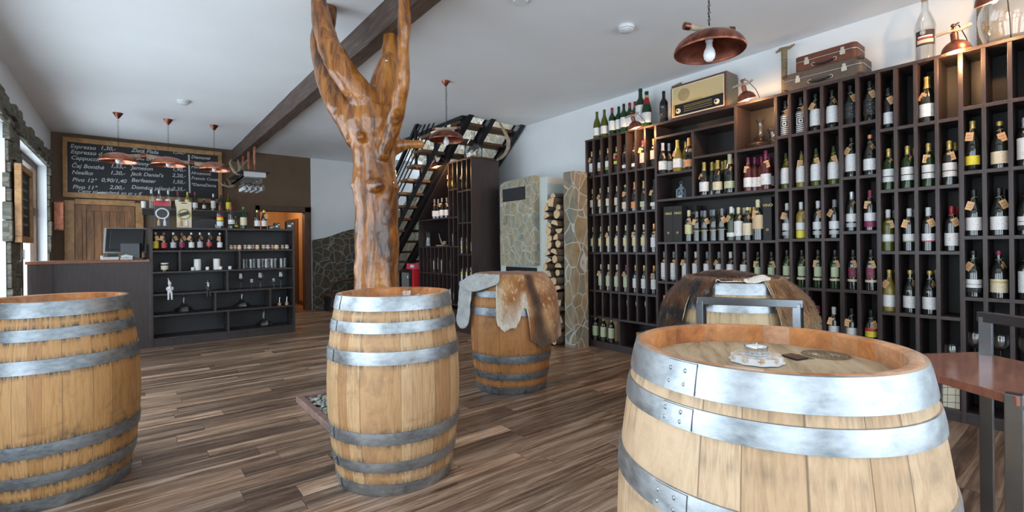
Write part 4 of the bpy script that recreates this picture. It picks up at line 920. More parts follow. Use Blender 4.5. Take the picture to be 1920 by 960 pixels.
# second row first so that the front row hides it
for i, (u, c) in enumerate(((1316, 'grey'), (1333.5, 'grey'), (1348, 'black'), (1359, 'black'), (1375, 'silver'), (1391, 'black'), (1395.5, 'cream'), (1407, 'gold'), (1414, 'gold'))):
    bx(u, 1.227, .15, B_, 'dark', c, 'N', 'back row between boxes, %s' % ORD[i], 'back row bottles between the gift boxes', False)
for u, k, g, c, l, w, tg, s in ((1291.5, B_, 'dark', 'cream', 'YC', 'first', 1, 1.02), (1306.5, B_, 'dark', 'grey', 'BS', 'second', 1, .96), (1321.5, B_, 'dark', 'grey', 'BS', 'third', 1, .97), (1338, B_, 'dark', 'grey', 'BS', 'fourth', 0, .98), (1353.5, B_, 'dark', 'grey', 'BS', 'fifth', 1, 1.), (1371, B_, 'green', 'white', 'SL', 'sixth', 1, 1.03), (1384.5, B_, 'dark', 'cream', 'BW', 'seventh', 1, 1.), (1401.5, U, 'dark', 'cream', 'CB', 'eighth', 1, .98), (1421, B_, 'dark', 'cream', 'TB', 'tall one', 1, 1.18)):
    bx(u, 1.227, .045, k, g, c, l, '%s between gift boxes' % w, 'front row bottles between the gift boxes', bool(tg), scale=s)
row([(k, B_, 'dark', 'white' if k in (3, 6) else 'grey', 'BG') for k in range(8)]+[(8, B_, 'green', 'black', 'ST'), (9, B_, 'green', 'black', 'ST')], yb, .823, 'row under the gift boxes', gB)
row([(0, B_, 'dark', 'orange', 'RD'), (1, B_, 'dark', 'black', 'MW')], yb, .371, 'low row beside shaggy hide', gB)
# suitcases section
gC = 'bottles in the rack under the suitcases'
row([(0, B_, 'black', 'black', 'MZ'), (1, B_, 'black', 'black', 'MZ'), (2, U, 'dark', 'black', 'BW'), (3, U, 'dark', 'black', 'BW')], yc, R1[0], "suitcase rack's top row", gC)
row([(0, U, 'olive', 'black', 'BW'), (1, U, 'yellow', 'black', 'BW'), (2, U, 'olive', 'black', 'BW'), (3, U, 'olive', 'black', 'BW')], yc, R1[1], "suitcase rack's second row", gC)
row([(0, B_, 'clear', 'white', 'MW', 1), (1, B_, 'yellow', 'white', 'MY'), (2, B_, 'dark', 'white', 'MW'), (3, B_, 'dark', 'grey', 'MW')], yc, R1[2], "suitcase rack's third row", gC)
row([(k, B_, 'green', 'black', 'ST') for k in range(4)], yc, R1[3], "suitcase rack's fourth row", gC)
row([(2, B_, 'dark', 'wine', 'W'), (3, B_, 'dark', 'white', 'W')], yc, R1[4], "suitcase rack's fifth row", gC)
g2 = 'bottles in the two column rack'; y2 = lambda k: yc(k+4)
row([(0, U, 'black', 'black', 'SC'), (1, U, 'dark', 'black', 'SC')], y2, R2[0], "two column rack's top row", g2)
row([(0, U, 'dark', 'black', 'BW'), (1, U, 'dark', 'orange', 'LW', 1)], y2, R2[1], "two column rack's second row", g2)
row([(0, B_, 'dark', 'silver', 'MW'), (1, B_, 'dark', 'wine', 'MM')], y2, R2[2], "two column rack's third row", g2)
row([(0, B_, 'dark', 'black', 'SR'), (1, B_, 'dark', 'black', 'SR')], y2, R2[3], "two column rack's fourth row", g2)
row([(0, B_, 'dark', 'black', 'W'), (1, B_, 'dark', 'black', 'MX')], y2, R2[4], "two column rack's fifth row", g2)
g3 = 'bottles in the rack under the big clear bottle'
row([(0, 'slim', 'black', 'black', 'LW'), (2, C_, 'dark', 'gold', 'LW')], yd, R3[0], "display bottle rack's top row", g3)
row([(0, B_, 'green', 'gold', '2W', 1), (1, B_, 'green', 'gold', '2W', 1), (2, B_, 'green', 'gold', '2W'), (3, B_, 'dark', 'gold', '2W', 1)], yd, R3[1], "display bottle rack's second row", g3)
row([(0, B_, 'olive', 'white', 'GR', 1), (1, B_, 'dark', 'white', 'GR', 1), (2, B_, 'dark', 'white', 'RR'), (3, B_, 'dark', 'red', 'LW', 1)], yd, R3[2], "display bottle rack's third row", g3)
row([(0, U, 'yellow', 'gold', 'LW', 1), (1, U, 'dark', 'gold', 'LW', 1), (2, U, 'dark', 'gold', 'LW', 1)], yd, R3[3], "display bottle rack's fourth row", g3)
g4 = 'bottles in the rack nearest the camera'
row([(0, FL, 'dark', 'gold', 'YL'), (1, U, 'dark', 'gold', 'TL'), (2, B_, 'dark', 'silver', 'BW')], ye, R4[1], "nearest rack's second row", g4)
row([(0, U, 'dark', 'black', 'LW'), (1, U, 'dark', 'black', 'LW', 1), (2, U, 'dark', 'black', 'GW')], ye, R4[2], "nearest rack's third row", g4)
row([(0, U, 'dark', 'black', 'GW'), (1, U, 'dark', 'wine', 'CD'), (2, B_, 'dark', 'black', 'BW')], ye, R4[3], "nearest rack's fourth row", g4)

# ------------------------------------------------------------------ glassware
def glass_mesh(kind):
    k = ('g', kind)
    if k in cache: return cache[k]
    m = MB()
    if kind == 'wine': pr = [(0, 0), (.036, .001), (.036, .003), (.006, .006), (.004, .02), (.0038, .095), (.008, .103), (.028, .120), (.039, .145), (.040, .165), (.033, .215), (.032, .215), (.039, .165), (.038, .146), (.027, .122), (0, .106)]
    if kind == 'balloon': pr = [(0, 0), (.038, .001), (.038, .003), (.006, .006), (.004, .02), (.0038, .095), (.010, .102), (.034, .116), (.048, .142), (.050, .160), (.045, .195), (.044, .195), (.049, .160), (.047, .143), (.033, .118), (0, .105)]
    if kind == 'tumbler': pr = [(0, 0), (.024, 0), (.026, .09), (.029, .13), (.028, .13), (.025, .09), (.023, .006), (0, .006)]
    if kind == 'decanter': pr = [(0, .004), (.06, 0), (.105, .012), (.118, .03), (.105, .048), (.06, .075), (.030, .105), (.020, .14), (.018, .18), (.024, .215), (.038, .242), (.036, .242), (.022, .215), (.016, .18), (.018, .14), (.028, .107), (.058, .077), (.103, .05), (.114, .03), (.10, .014), (0, .006)]
    if kind == 'sherry': pr = [(0, 0), (.030, .001), (.030, .003), (.005, .006), (.0038, .05), (.006, .055), (.022, .07), (.029, .09), (.024, .13), (.023, .13), (.027, .09), (.021, .072), (0, .058)]
    if kind == 'jug': pr = [(0, 0), (.05, 0), (.052, .01), (.035, .10), (.036, .15), (.058, .22), (.064, .235), (.062, .235), (.056, .22), (.033, .15), (.032, .10), (.048, .012), (0, .012)]
    m.lathe(pr, 26); cache[k] = m.mesh('glass', GLASS, True); return cache[k]
def glassware(kind, name, loc, label, group=None, scale=1., rot=None, cat='glass'):
    o = obj(name, glass_mesh(kind), None, loc); o.scale = (scale,)*3
    if rot: o.rotation_euler = rot
    return tag(o, label, cat, group)
for k in range(7):
    glassware('wine', 'wine_glass', (SX+.10, (yA(k)+yA(k+1))/2, ra[4]+.001), 'stemmed wine glass, %s in the pillar rack\'s fifth row' % (ORD[k]), 'wine glasses in the pillar rack', 1.05)
glassware('balloon', 'wine_glass', (SX+.06, (yd(3)+yd(4))/2, R3[4]+.0), 'wine glass below the empty cell, left of the nearest rack', 'big wine glasses low in the racks', 1.02)
for k, w in ((0, 'left of'), (1, 'seen through'), (2, 'right of')):
    glassware('balloon', 'wine_glass', (SX+.06, (ye(k)+ye(k+1))/2, R4[4]+.0), 'round wine glass low in the nearest rack, %s the stool back' % w, 'big wine glasses low in the racks', 1.0)
p = atx(1423, 270, SX+.10); glassware('decanter', 'decanter', (SX+.135, p.y, 2.043), 'wide glass decanter in the lit compartment right of the radio', None, 1.08, cat='decanter')
p = atx(1446, 262, SX+.17); glassware('jug', 'carafe', (SX+.21, p.y, 2.043), 'slender glass carafe half hidden behind the decanter', None, .75, cat='carafe')
# small lantern
def lantern(loc):
    t = thing('lantern', 'small blue grey metal lantern in the compartment under sparkling wines', 'lantern', loc); B = flat('blue_grey_paint', (.22, .30, .34), .5); m = MB()
    m.box((-.032, -.032, 0), (.032, .032, .008)); m.box((-.034, -.034, .085), (.034, .034, .092))
    for a in (-1, 1):
        for b in (-1, 1): m.box((a*.030-.004, b*.030-.004, .008), (a*.030+.004, b*.030+.004, .085))
    for a in (-1, 1): m.bar((a*.03, -.03, .01), (a*.03, .03, .085), .004); m.bar((a*.03, .03, .01), (a*.03, -.03, .085), .004); m.bar((-.03, a*.03, .01), (.03, a*.03, .085), .004); m.bar((.03, a*.03, .01), (-.03, a*.03, .085), .004)
    m.build('frame', B, t); m = MB(); m.lathe([(.046, .092), (.012, .125), (.012, .14), (0, .142)], 4); m.build('roof', B, t); m = MB(); m.ring((0, 0, .155), .014, .0018, (1, 0, 0)); m.build('ring_handle', B, t)
    m = MB(); m.box((-.027, -.027, .009), (.027, .027, .084)); m.build('glass', GLASS, t)
p = atx(1277, 366, SX+.08); lantern((SX+.08, p.y, 1.665))
# black gift boxes printed VINO with a gold seal
def giftbox(y0, y1, dx0, label, z=1.227, h=.36):
    t = thing('gift_box', label, 'box', (SX+dx0, (y0+y1)/2, z), 0, 'black wine gift boxes'); w = abs(y1-y0); m = MB(); m.box((0, -w/2, 0), (.10, w/2, h)); m.build('carton', flat('black_card', (.022, .021, .022), .6), t, bevel=.002)
    text_mesh('printed_word', 'VINO', .034, GOLDP, (0, .036, h-.085), (0, -1, 0), (0, 0, 1), t)
    m = MB(); m.ring((-.001, 0, .09), .010, .0015, (1, 0, 0)); m.ring((-.001, 0, .09), .005, .0015, (1, 0, 0), ell=1.3); m.build('gold_seal', GOLDP, t)
ys = [atx(u, 410, SX+.03).y for u in (1244, 1261.5, 1278.5)]
giftbox(ys[0]-.001, ys[1]+.001, .03, 'black gift box with gold VINO print, first on the left'); giftbox(ys[1]-.001, ys[2]+.001, .03, 'black gift box with gold VINO print, second from the left')
y_ = atx(1306, 400, SX+.165).y; giftbox(y_, y_+.095, .165, 'black gift box pushed back behind the first wine bottle')
giftbox(atx(1446, 400, SX+.03).y, atx(1430, 400, SX+.03).y, .035, 'black gift box with gold VINO print at the right end', h=.375)
# cartons low in the racks
def carton(a, b, label, m=CARD):
    k = MB(); c = [(p+q)/2 for p, q in zip(a, b)]; d = [(q-p)/2 for p, q in zip(a, b)]; k.mat = 0; k.box((-d[0], -d[1], 0), (d[0], d[1], 2*d[2]))
    k.mat = 1; k.box((-d[0]-.001, -.02, 2*d[2]-.0005), (d[0]+.001, .02, 2*d[2]+.001)); k.box((-d[0]-.001, -.02, d[2]*1.5), (-d[0]+.0, .02, 2*d[2]))
    tag(k.build('carton', [m, flat('packing_tape', (.50, .40, .25), .3)], None, loc=(c[0], c[1], a[2])), label, 'box')
carton((4.44, 3.50, .076), (4.54, 3.90, .335), 'brown carton behind the three floor level bottles')
carton((4.32, 3.02, .076), (4.54, 3.26, .245), 'brown carton on the floor level right of three bottles')
# cream tiled box low by the stool
t = thing('patterned_box', 'cream box with dark printed lines at floor level behind the stool', 'box', (4.42, .692, .076)); m = MB(); m.box((-.10, -.044, 0), (.10, .044, .175)); m.build('carton', PAPER, t, bevel=.002)
m = MB(); 
for k in range(3): m.bar((-.101, .044, .03+k*.05), (-.101, -.044, .045+k*.05), .0025)
for k in range(2): m.bar((-.101, .02-.04*k, .0), (-.101, .015-.04*k, .175), .0015)
m.build('printed_lines', INK, t)

# ------------------------------------------------------------------ things on top of the racks
ZT = ST+.0005
for i, (u, k, g, c, l, lab, s, dx) in enumerate(((1119.5, U, 'olive', None, 'LW', 'olive glass bottle with white label, first on the rack top', 1.08, .07), (1133.5, U, 'olive', None, 'LW', 'olive glass bottle with white label, second on the rack top', 1.08, .07), (1148, B_, 'deep green', 'wine', 'W', 'green bottle with dark red capsule, third on the rack top', 1.06, .07),
        (1160.5, B_, 'deep green', None, 'W', 'green bottle without capsule, fourth on the rack top', 1.06, .09), (1170, B_, 'deep green', None, 'W', 'green bottle without capsule, fifth on the rack top', 1.08, .07), (1181, B_, 'green', 'wine', 'W', 'green bottle with dark capsule behind the first copper lamp', 1.08, .09), (1191, B_, 'deep green', 'red', 'W', 'green bottle with red capsule behind the first copper lamp', 1.09, .11),
        (1201.5, B_, 'deep green', None, 'BW', 'large green bottle with big white label on the rack top', 1.48, .10), (1213, C_, 'deep green', None, 'LW', 'green sparkling wine bottle with red and gold collar', 1.22, .08), (1245, B_, 'black', None, 'SC', 'matt black bottle standing left of the old radio', 1.12, .08))):
    p = atx(u, 240, SX+dx); b = bottle((SX+dx, p.y, ZT), lab, k, g, c, l, 'x', None, False, scale=s); b['label'] = lab
    if i < 10: b['group'] = 'bottles standing on top of the racks'
    if 'collar' in lab:
        m = MB(); pr = [(.0325, .204), (.0215, .238), (.0175, .262)]; m.lathe([(r+.0008, z) for r, z in pr], 16); m.build('neck_foil', CAPM['red'], b, smooth=True)
        m = MB(); m.lathe([(.0180, .262), (.0165, .285)], 16); m.build('neck_band', CAPM['gold'], b, smooth=True)
    if 'black' in lab: text_mesh('printed_mark', 'Vin', .022, CHALK, (-.0385, .016, .14), (0, -1, 0), (0, 0, 1), b)
def radio():
    y0, y1 = atx(1258, 190, 4.31).y, atx(1362, 170, 4.31).y; w = y0-y1; h = .345; d = .235; t = thing('radio', 'old walnut cased valve radio with cloth grille on the racks', 'radio', (4.305, (y0+y1)/2, ZT))
    WN = wood('radio_walnut', (.15, .045, .022), (.075, .024, .013), (2, .5, 2), .22, 8, coat=.6, bs=.03)
    m = MB(); m.prism([(0, .008), (0, h-.03), (.02, h), (d-.02, h), (d, h-.03), (d, .008)], w, (0, w/2, 0), (1, 0, 0), (0, 0, 1)); 
    cs = m.build('case', WN, t, bevel=.006)
    f = -.002; W_ = w/2-.018
    m = MB(); m.box((f-.004, -W_, .02), (f+.01, W_, .03)); m.box((f-.004, -W_, h-.035), (f+.01, W_, h-.028)); m.box((f-.004, -W_, .02), (f+.01, -W_+.006, h-.028)); m.box((f-.004, W_-.006, .02), (f+.01, W_, h-.028)); m.build('bezel', PAPER, t, bevel=.001)
    m = MB(); m.box((f-.001, -W_+.006, .145), (f+.012, W_-.006, h-.035)); m.build('speaker_cloth', m_cloth, t)
    m = MB(); m.lathe([(0, .0), (.06, .0), (.062, .002)], 30, (f-.0015, W_-.13, .225), (-1, 0, 0)); m.build('speaker_shadow', flat('shadowed_cloth', (.40, .30, .16), .9), t)  # disc of darker cloth colour, the shade over the speaker painted in
    m = MB(); m.box((f-.001, -W_+.006, .03), (f+.012, W_-.03, .140)); m.build('dial_glass', BLACKP, t)
    m = MB(); m.box((f-.001, W_-.03, .03), (f+.012, W_-.006, .14)); m.build('side_light', flat('amber_panel', (.6, .28, .04), .3), t)
    m = MB()
    for z in (.058, .078, .098, .112): m.box((f-.003, -W_+.12, z), (f, W_-.13, z+.003))
    m.box((f-.005, -W_+.006, .14), (f, W_-.006, .146)); m.box((f-.006, -.05, .150), (f, .07, .158)); m.build('dial_scale', GOLDP, t)
    for s in (-1, 1):
        m = MB(); c = (f, s*(W_-.07), .075); m.lathe([(0, .020), (.012, .020), (.014, .012), (.024, .010), (.026, .002), (.026, 0)], 24, c, (-1, 0, 0)); m.build('knob', PAPER, t, smooth=True)
        m = MB(); m.lathe([(0, .024), (.009, .024), (.010, .019)], 18, c, (-1, 0, 0)); m.build('knob_cap', BLACKP, t, smooth=True)
    m = MB(); m.box((.02, -w/2-.0015, .03), (d-.02, -w/2+.001, h-.04)); m.build('side_vent', flat('olive_panel', (.16, .15, .11), .7), t)
m_cloth = wood('speaker_cloth', (.66, .52, .28), (.54, .41, .21), (1, 60, 60), .9, 9, bs=.2)
radio()
def suitcase(name, label, loc, w, d, h, body, trim, tilt=0):
    t = thing(name, label, 'suitcase', loc, tilt); m = MB()
    r = .035; pts = []
    for cx, cy, a in ((w/2-r, d-r, 0), (-w/2+r, d-r, 90), (-w/2+r, r, 180), (w/2-r, r, 270)):
        for k in range(5): q = math.radians(a+k*22.5); pts.append((cx+r*math.cos(q), cy+r*math.sin(q)))
    P = [(y, -x) for x, y in pts]        # x: depth, y: along the shelf
    zl = h*.62
    m.prism(P, zl-.002, (0, 0, 0)); m.build('body', body, t, bevel=.005); m = MB(); m.prism(P, h-zl-.002, (0, 0, zl+.002)); m.build('lid', body, t, bevel=.005)
    m = MB(); e = [( (y-d/2)*1.012+d/2, -x*1.006) for x, y in pts]; m.prism(e, .006, (0, 0, zl-.003)); m.build('metal_rim', CHROME, t, bevel=.001)
    for s in (-1, 1):
        m = MB(); y = s*w*.29; m.box((-.006, y-.018, zl-.03), (.004, y+.018, zl+.004)); m.box((-.009, y-.011, zl-.012), (.004, y+.011, zl+.026)); m.build('latch', flat('old_nickel', (.66, .64, .58), .4, .7), t, bevel=.002)
        m = MB(); m.ring((-.006, s*.075, zl-.045), .012, .003, (1, 0, 0)); m.build('handle_mount', flat('old_nickel', (.66, .64, .58), .4, .7), t)
    m = MB(); m.tube([(-.006, .075, zl-.045), (-.022, .068, zl-.052), (-.030, .045, zl-.062), (-.033, 0, zl-.068), (-.030, -.045, zl-.062), (-.022, -.068, zl-.052), (-.006, -.075, zl-.045)], [.006, .008, .009, .009, .009, .008, .006], 8); m.build('handle', BLACKP, t, smooth=True)
    if trim:
        for s in (-1, 1):
            for z in (.012, h-.012):
                m = MB(); m.ball((r*.55, s*(w/2-r*.55), z), .030, 12, 8, (1, 1, .55)); m.build('corner_cap', flat('dark_leather', (.06, .03, .02), .5), t, smooth=True)
yl, yr = atx(1468, 160, 4.31).y, atx(1618, 130, 4.31).y
suitcase('suitcase', 'large grey brown suitcase lying under the smaller brown one', (4.30, (yl+yr)/2, ZT), yl-yr, .25, .145, flat('grey_fibreboard', (.085, .065, .05), .55, var=.15), True)
yl2, yr2 = atx(1490, 110, 4.32).y, atx(1606, 80, 4.32).y
suitcase('suitcase', 'brown suitcase stacked on the larger grey brown suitcase', (4.315, (yl2+yr2)/2, ZT+.148), yl2-yr2, .23, .125, flat('brown_fibreboard', (.12, .038, .018), .5, var=.15), False)
# jute wrapped uprights leaning at the wall behind the racks
def jute(u, v0, v1, X, label, r=.028, top=True):
    a = atx(u, v1, X); b = atx(u, v0, X); m = MB(); n = 60; P = [Vector((X, a.y, ZT)).lerp(Vector((X, a.y, b.z)), i/n) for i in range(n+1)]
    m.tube(P, [r*(1+.06*math.sin(i*2.6)) for i in range(n+1)], 14)
    if top: m.tube([P[-1]+Vector((0, .07, -.005)), P[-1]+Vector((0, .03, .012)), P[-1]+Vector((0, -.04, .005)), P[-1]+Vector((0, -.085, .02))], [.008, .016, .015, .007], 8)
    tag(m.build('jute_post', JUTE, None, smooth=60), label, 'post')
jute(1471, 93, 165, 4.50, 'jute wrapped post with knotted top left of the suitcases', .024)
jute(1843, -30, 78, 4.50, 'jute wrapped post left of the large demijohn', .030, False)
p = atx(1268, 158, 4.52); m = MB(); m.tube([(4.555, p.y+.03, ZT), (4.555, p.y+.03, ZT+.2), (4.553, p.y+.03, p.z+.0)], [.022, .022, .020], 10); m.tube([(4.553, p.y+.07, p.z-.01), (4.553, p.y-.035, p.z+.005)], .016, 8); tag(m.build('jute_post', JUTE), 'jute wrapped post peeping up behind the radio', 'post')
# big clear bottle with a dark label
def bigbottle():
    p = atx(1735, 100, 4.42); t = thing('display_bottle', 'oversized clear bottle with brown label on the rack top', 'bottle', (4.42, p.y, ZT)); h = .47; m = MB()
    m.lathe([(0, 0), (.050, 0), (.056, .006), (.057, .20), (.060, .255), (.055, .285), (.038, .34), (.022, .38), (.019, .44), (.019, .455), (.017, .455), (.016, .38), (.034, .338), (.052, .283), (.056, .25), (.052, .02), (0, .015)], 32); m.build('glass_body', GLASS, t, smooth=True)
    m = MB(); m.lathe([(0, .45), (.021, .45), (.022, .48), (.018, .50), (0, .502)], 18); m.build('cork', CORKM, t, smooth=True)
    rt = -math.radians(80)+math.atan2(p.y, 4.42)
    for z0, z1, mt, nm, e, hw in ((.12, .225, flat('dark_brown_label', (.06, .035, .025), .4), 'label', .001, 58), (.135, .160, PM['cream'], 'label_panel', .0016, 48), (.165, .172, PM['red'], 'label_band', .0016, 50), (.175, .186, PM['white'], 'label_word', .0016, 42)):
        m = MB(); m.lathe([(.0572+e, z0), (.0575+e, (z0+z1)/2), (.058+e, z1)], 20, a0=PI-math.radians(hw), a1=PI+math.radians(hw)); k = m.build(nm, mt, t, smooth=True); k.rotation_euler[2] = math.atan2(p.y, 4.42)
    m = MB(); m.ring((-.0605, .002, .208), .013, .003, (1, 0, 0)); m.ball((-.0605, .002, .208), .008, 10, 6, (.3, 1, 1)); m.build('label_medallion', PM['silver'], t)
bigbottle()
def demijohn(loc, s, label, filled=None, name='demijohn'):
    t = thing(name, label, 'demijohn', loc); m = MB()
    o = [(0, .005), (.07, 0), (.10, .015), (.118, .07), (.125, .13), (.122, .17), (.10, .225), (.065, .265), (.035, .30), (.026, .33), (.024, .365), (.032, .37), (.033, .385), (.028, .39)]
    m.lathe([(r*s, z*s) for r, z in o]+[(r*s-.004, z*s+.002) for r, z in reversed(o[1:-2])]+[(0, .012*s)], 36); m.build('glass_body', GLASS, t, smooth=True)
    if filled:
        random.seed(9); m = MB()
        for k in range(110):
            a = random.uniform(0, 2*PI); r = random.uniform(0, .088)*s; z = random.uniform(.02, .105)*s; d = Vector((random.uniform(-1, 1), random.uniform(-1, 1), random.uniform(-.8, .8))).normalized()
            c = Vector((r*math.cos(a), r*math.sin(a), z)); m.tube([c-d*.02*s, c+d*.02*s], .0085*s, 8)
        ck = m.build('corks', flat('pale_cork', (.66, .46, .26), .85, var=.3, sc=60), t); ck['kind'] = 'stuff'
    return t
p = atx(1893, 50, 4.45); demijohn((4.40, p.y-.015, ZT), 1.28, 'large empty glass demijohn on the rack top at the right edge')
# ------------------------------------------------------------------ copper lamps
def bulb(m, c, d=(0, 0, -1), s=1.):
    c = Vector(c); d = Vector(d).normalized(); m.lathe([(0, .105*s), (.014*s, .102*s), (.026*s, .088*s), (.030*s, .070*s), (.027*s, .050*s), (.017*s, .030*s), (.014*s, .0)], 18, c, d); return m
EM = {}
def glow(name, col, st):
    m, nt, b = newmat(name); setp(b, col, .3, emit=col, es=st); return m
WARM = glow('lit_warm_bulb', (1, .62, .28), 22)
def shelf_lamp(loc, label, az=0, tilt=.35, s=1., energy=5, end=(.15, .038)):
    """clip lamp: stick arm, copper neck, dome shade; local -x faces the room"""
    t = thing('copper_lamp', label, 'lamp', loc, az, 'copper shelf lamps'); d = Vector((tilt*.6, -tilt*.25, -1)).normalized(); c = Vector((0, 0, 0))
    m = MB(); o = [(.016, .075), (.022, .070), (.045, .058), (.064, .038), (.074, .012), (.076, 0), (.073, 0), (.071, .012), (.061, .036), (.043, .055), (.016, .070)]
    m.lathe([(r*s, -z*s) for r, z in o], 32, c, d); m.build('shade', COPPER, t, smooth=60)
    m = MB(); m.lathe([(r*s, -z*s) for r, z in [(.0, .07), (.020, .07), (.020, .118), (.014, .122), (.012, .150), (.0, .152)]], 18, c, d); m.build('neck', COPPER, t, smooth=True)
    k = -d*.13*s; m = MB(); m.tube([k+Vector((-.01, .085, -.004))*s, k+Vector((-.006, .04, .004))*s, k+Vector((-.006, -.04, .0))*s, k+Vector((-.01, -.085, .016))*s], [.009*s, .0105*s, .010*s, .009*s], 10); m.build('stick', BRANCH, t, smooth=True)
    m = MB(); m.ball(-d*.165*s, .013*s, 10, 7); m.bar(-d*.165*s, -d*.165*s+Vector((-.004, -.03, .01))*s, .006*s); m.build('knob', COPPER, t, smooth=True)
    m = MB(); m.tube([-d*.16*s, -d*.165*s+Vector((.04, -.02, .01)), Vector((end[0]*.6, -.035, .10)), Vector((end[0]*.85, -.04, end[1]*.6+.04)), Vector((end[0], -.04, end[1]))], .003, 6); m.build('cable_arm', BLACKM, t, smooth=True)
    m = MB(); bulb(m, -d*.055*s, d, .62*s); m.build('bulb', WARM, t, smooth=True)
    L = bpy.data.lights.new('lamp_light', 'POINT'); L.energy = energy; L.color = (1, .60, .28); L.shadow_soft_size = .02; lo = bpy.data.objects.new('lamp_light', L); COL.objects.link(lo); lo.parent = t; lo.location = d*.022*s
    return t
for (u, v, X, lab, til) in ((1191.5, 240, 4.15, 'copper lamp over the pillar rack below the green bottles', .45), (1400, 187, 4.15, 'copper lamp right of the radio lighting the decanter compartment', .45), (1793, 97, 4.15, 'copper lamp over the empty cells right of the big clear bottle', .25)):
    p = atx(u, v, X); shelf_lamp(tuple(p), lab, 0, til, 1.0, 5.5)
p = atx(1864, 2, 4.0); shelf_lamp(tuple(p), 'brightly lit copper lamp cut off at the top right corner', 0, .55, 1.15, 6, (4.30-p.x, ST-p.z))
p = atx(818, 313, 3.42); shelf_lamp(tuple(p), 'lit copper lamp over the rack below the staircase', 0, .4, 1.0, 6, (3.62-p.x, .02))
def chain(m, top, bot, r=.0075):
    top = Vector(top); bot = Vector(bot); n = max(3, int((top-bot).length/.019)); 
    for i in range(n):
        c = top.lerp(bot, (i+.5)/n); m.ring(c, r, .0016, (1, 0, 0) if i % 2 else (0, 1, 0), 10, 5, 1.0)
    return m
def dome(r, h, t=.003):
    o = [(r*math.sin(a), h*math.cos(a)) for a in [PI/2*i/12 for i in range(13)]]
    return o+[(x-t, y-t) for x, y in reversed(o[1:])]+[(0, h-t)]
def pendant(x, y, z, label, stick_az=0, r=.185, h=.105):
    t = thing('pendant_lamp', label, 'lamp', (x, y, z), 0, 'copper pendant lamps'); m = MB(); m.lathe(dome(r, h), 48); m.mat = 0; m.build('shade', [COPPER], t, smooth=60)
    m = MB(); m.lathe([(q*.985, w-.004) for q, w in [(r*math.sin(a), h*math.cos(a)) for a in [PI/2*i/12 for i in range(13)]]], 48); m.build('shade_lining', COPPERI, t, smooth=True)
    m = MB(); m.lathe([(0, 0), (.018, 0), (.02, -.045), (.016, -.05), (0, -.05)], 18, (0, 0, h-.005)); m.build('socket', WHITEP, t, smooth=True)
    m = MB(); bulb(m, (0, 0, h-.05), (0, 0, -1), 1.05); m.build('bulb', BULBW, t, smooth=True)
    a = stick_az; D = Vector((math.cos(a), math.sin(a), 0)); m = MB(); z0 = h+.018; m.tube([D*-.13+Vector((0, 0, z0+.004)), D*-.04+Vector((0, 0, z0-.003)), D*.05+Vector((0, 0, z0)), D*.13+Vector((0, 0, z0+.006))], .016, 12); m.build('stick', BRANCH, t, smooth=True)
    for s in (-1, 1): m = MB(); m.tube([D*s*.118+Vector((0, 0, z0+.004)), D*s*.15+Vector((0, 0, z0+.006))], .0195, 14); m.build('copper_ferrule', COPPER, t, smooth=50)
    m = MB(); chain(m, (0, 0, ZC-z-.05), (0, 0, z0+.02)); m.build('chain', BLACKM, t)
    m = MB(); m.lathe([(0, .0), (.045, 0), (.04, -.012), (.015, -.045), (.006, -.055), (0, -.055)], 24, (0, 0, ZC-z)); m.build('ceiling_rose', COPPER, t, smooth=True)
    m = MB(); L_ = ZC-z-.05-z0; m.tube([(.004, 0, z0+.01+L_*q) if i % 2 == 0 else (.016, .010, z0+.01+L_*q) for i, q in enumerate([0, .15, .3, .45, .6, .8, 1.])], .0022, 5); m.build('cable', BLACKM, t, smooth=True)
D = 2.62; p = atd(1330, 97, D); pendant(p.x, p.y, p.z, 'copper pendant lamp hanging in front of the bottle shelves', math.atan2(-.62, .78)+.2)
p = atd(837, 263, 5.13); pendant(p.x, p.y, p.z, 'copper pendant lamp hanging between the tree and the staircase', math.atan2(-.62, .78)-.1)
p = atz(970, -14, ZC); pendant(p.x, p.y, 2.52+.55, 'x') if False else None
m = MB(); m.lathe([(0, 0), (.045, 0), (.04, -.012), (.015, -.045), (0, -.05)], 24); 
p = atz(971, 1, ZC); t = thing('ceiling_sensor', 'small round white fitting at the top edge of the ceiling', 'ceiling fitting', (p.x, p.y-.03, ZC)); m = MB(); m.lathe([(0, -.03), (.05, -.028), (.055, -.01), (.06, 0), (0, 0)], 28); m.build('housing', WHITEP, t, smooth=True)
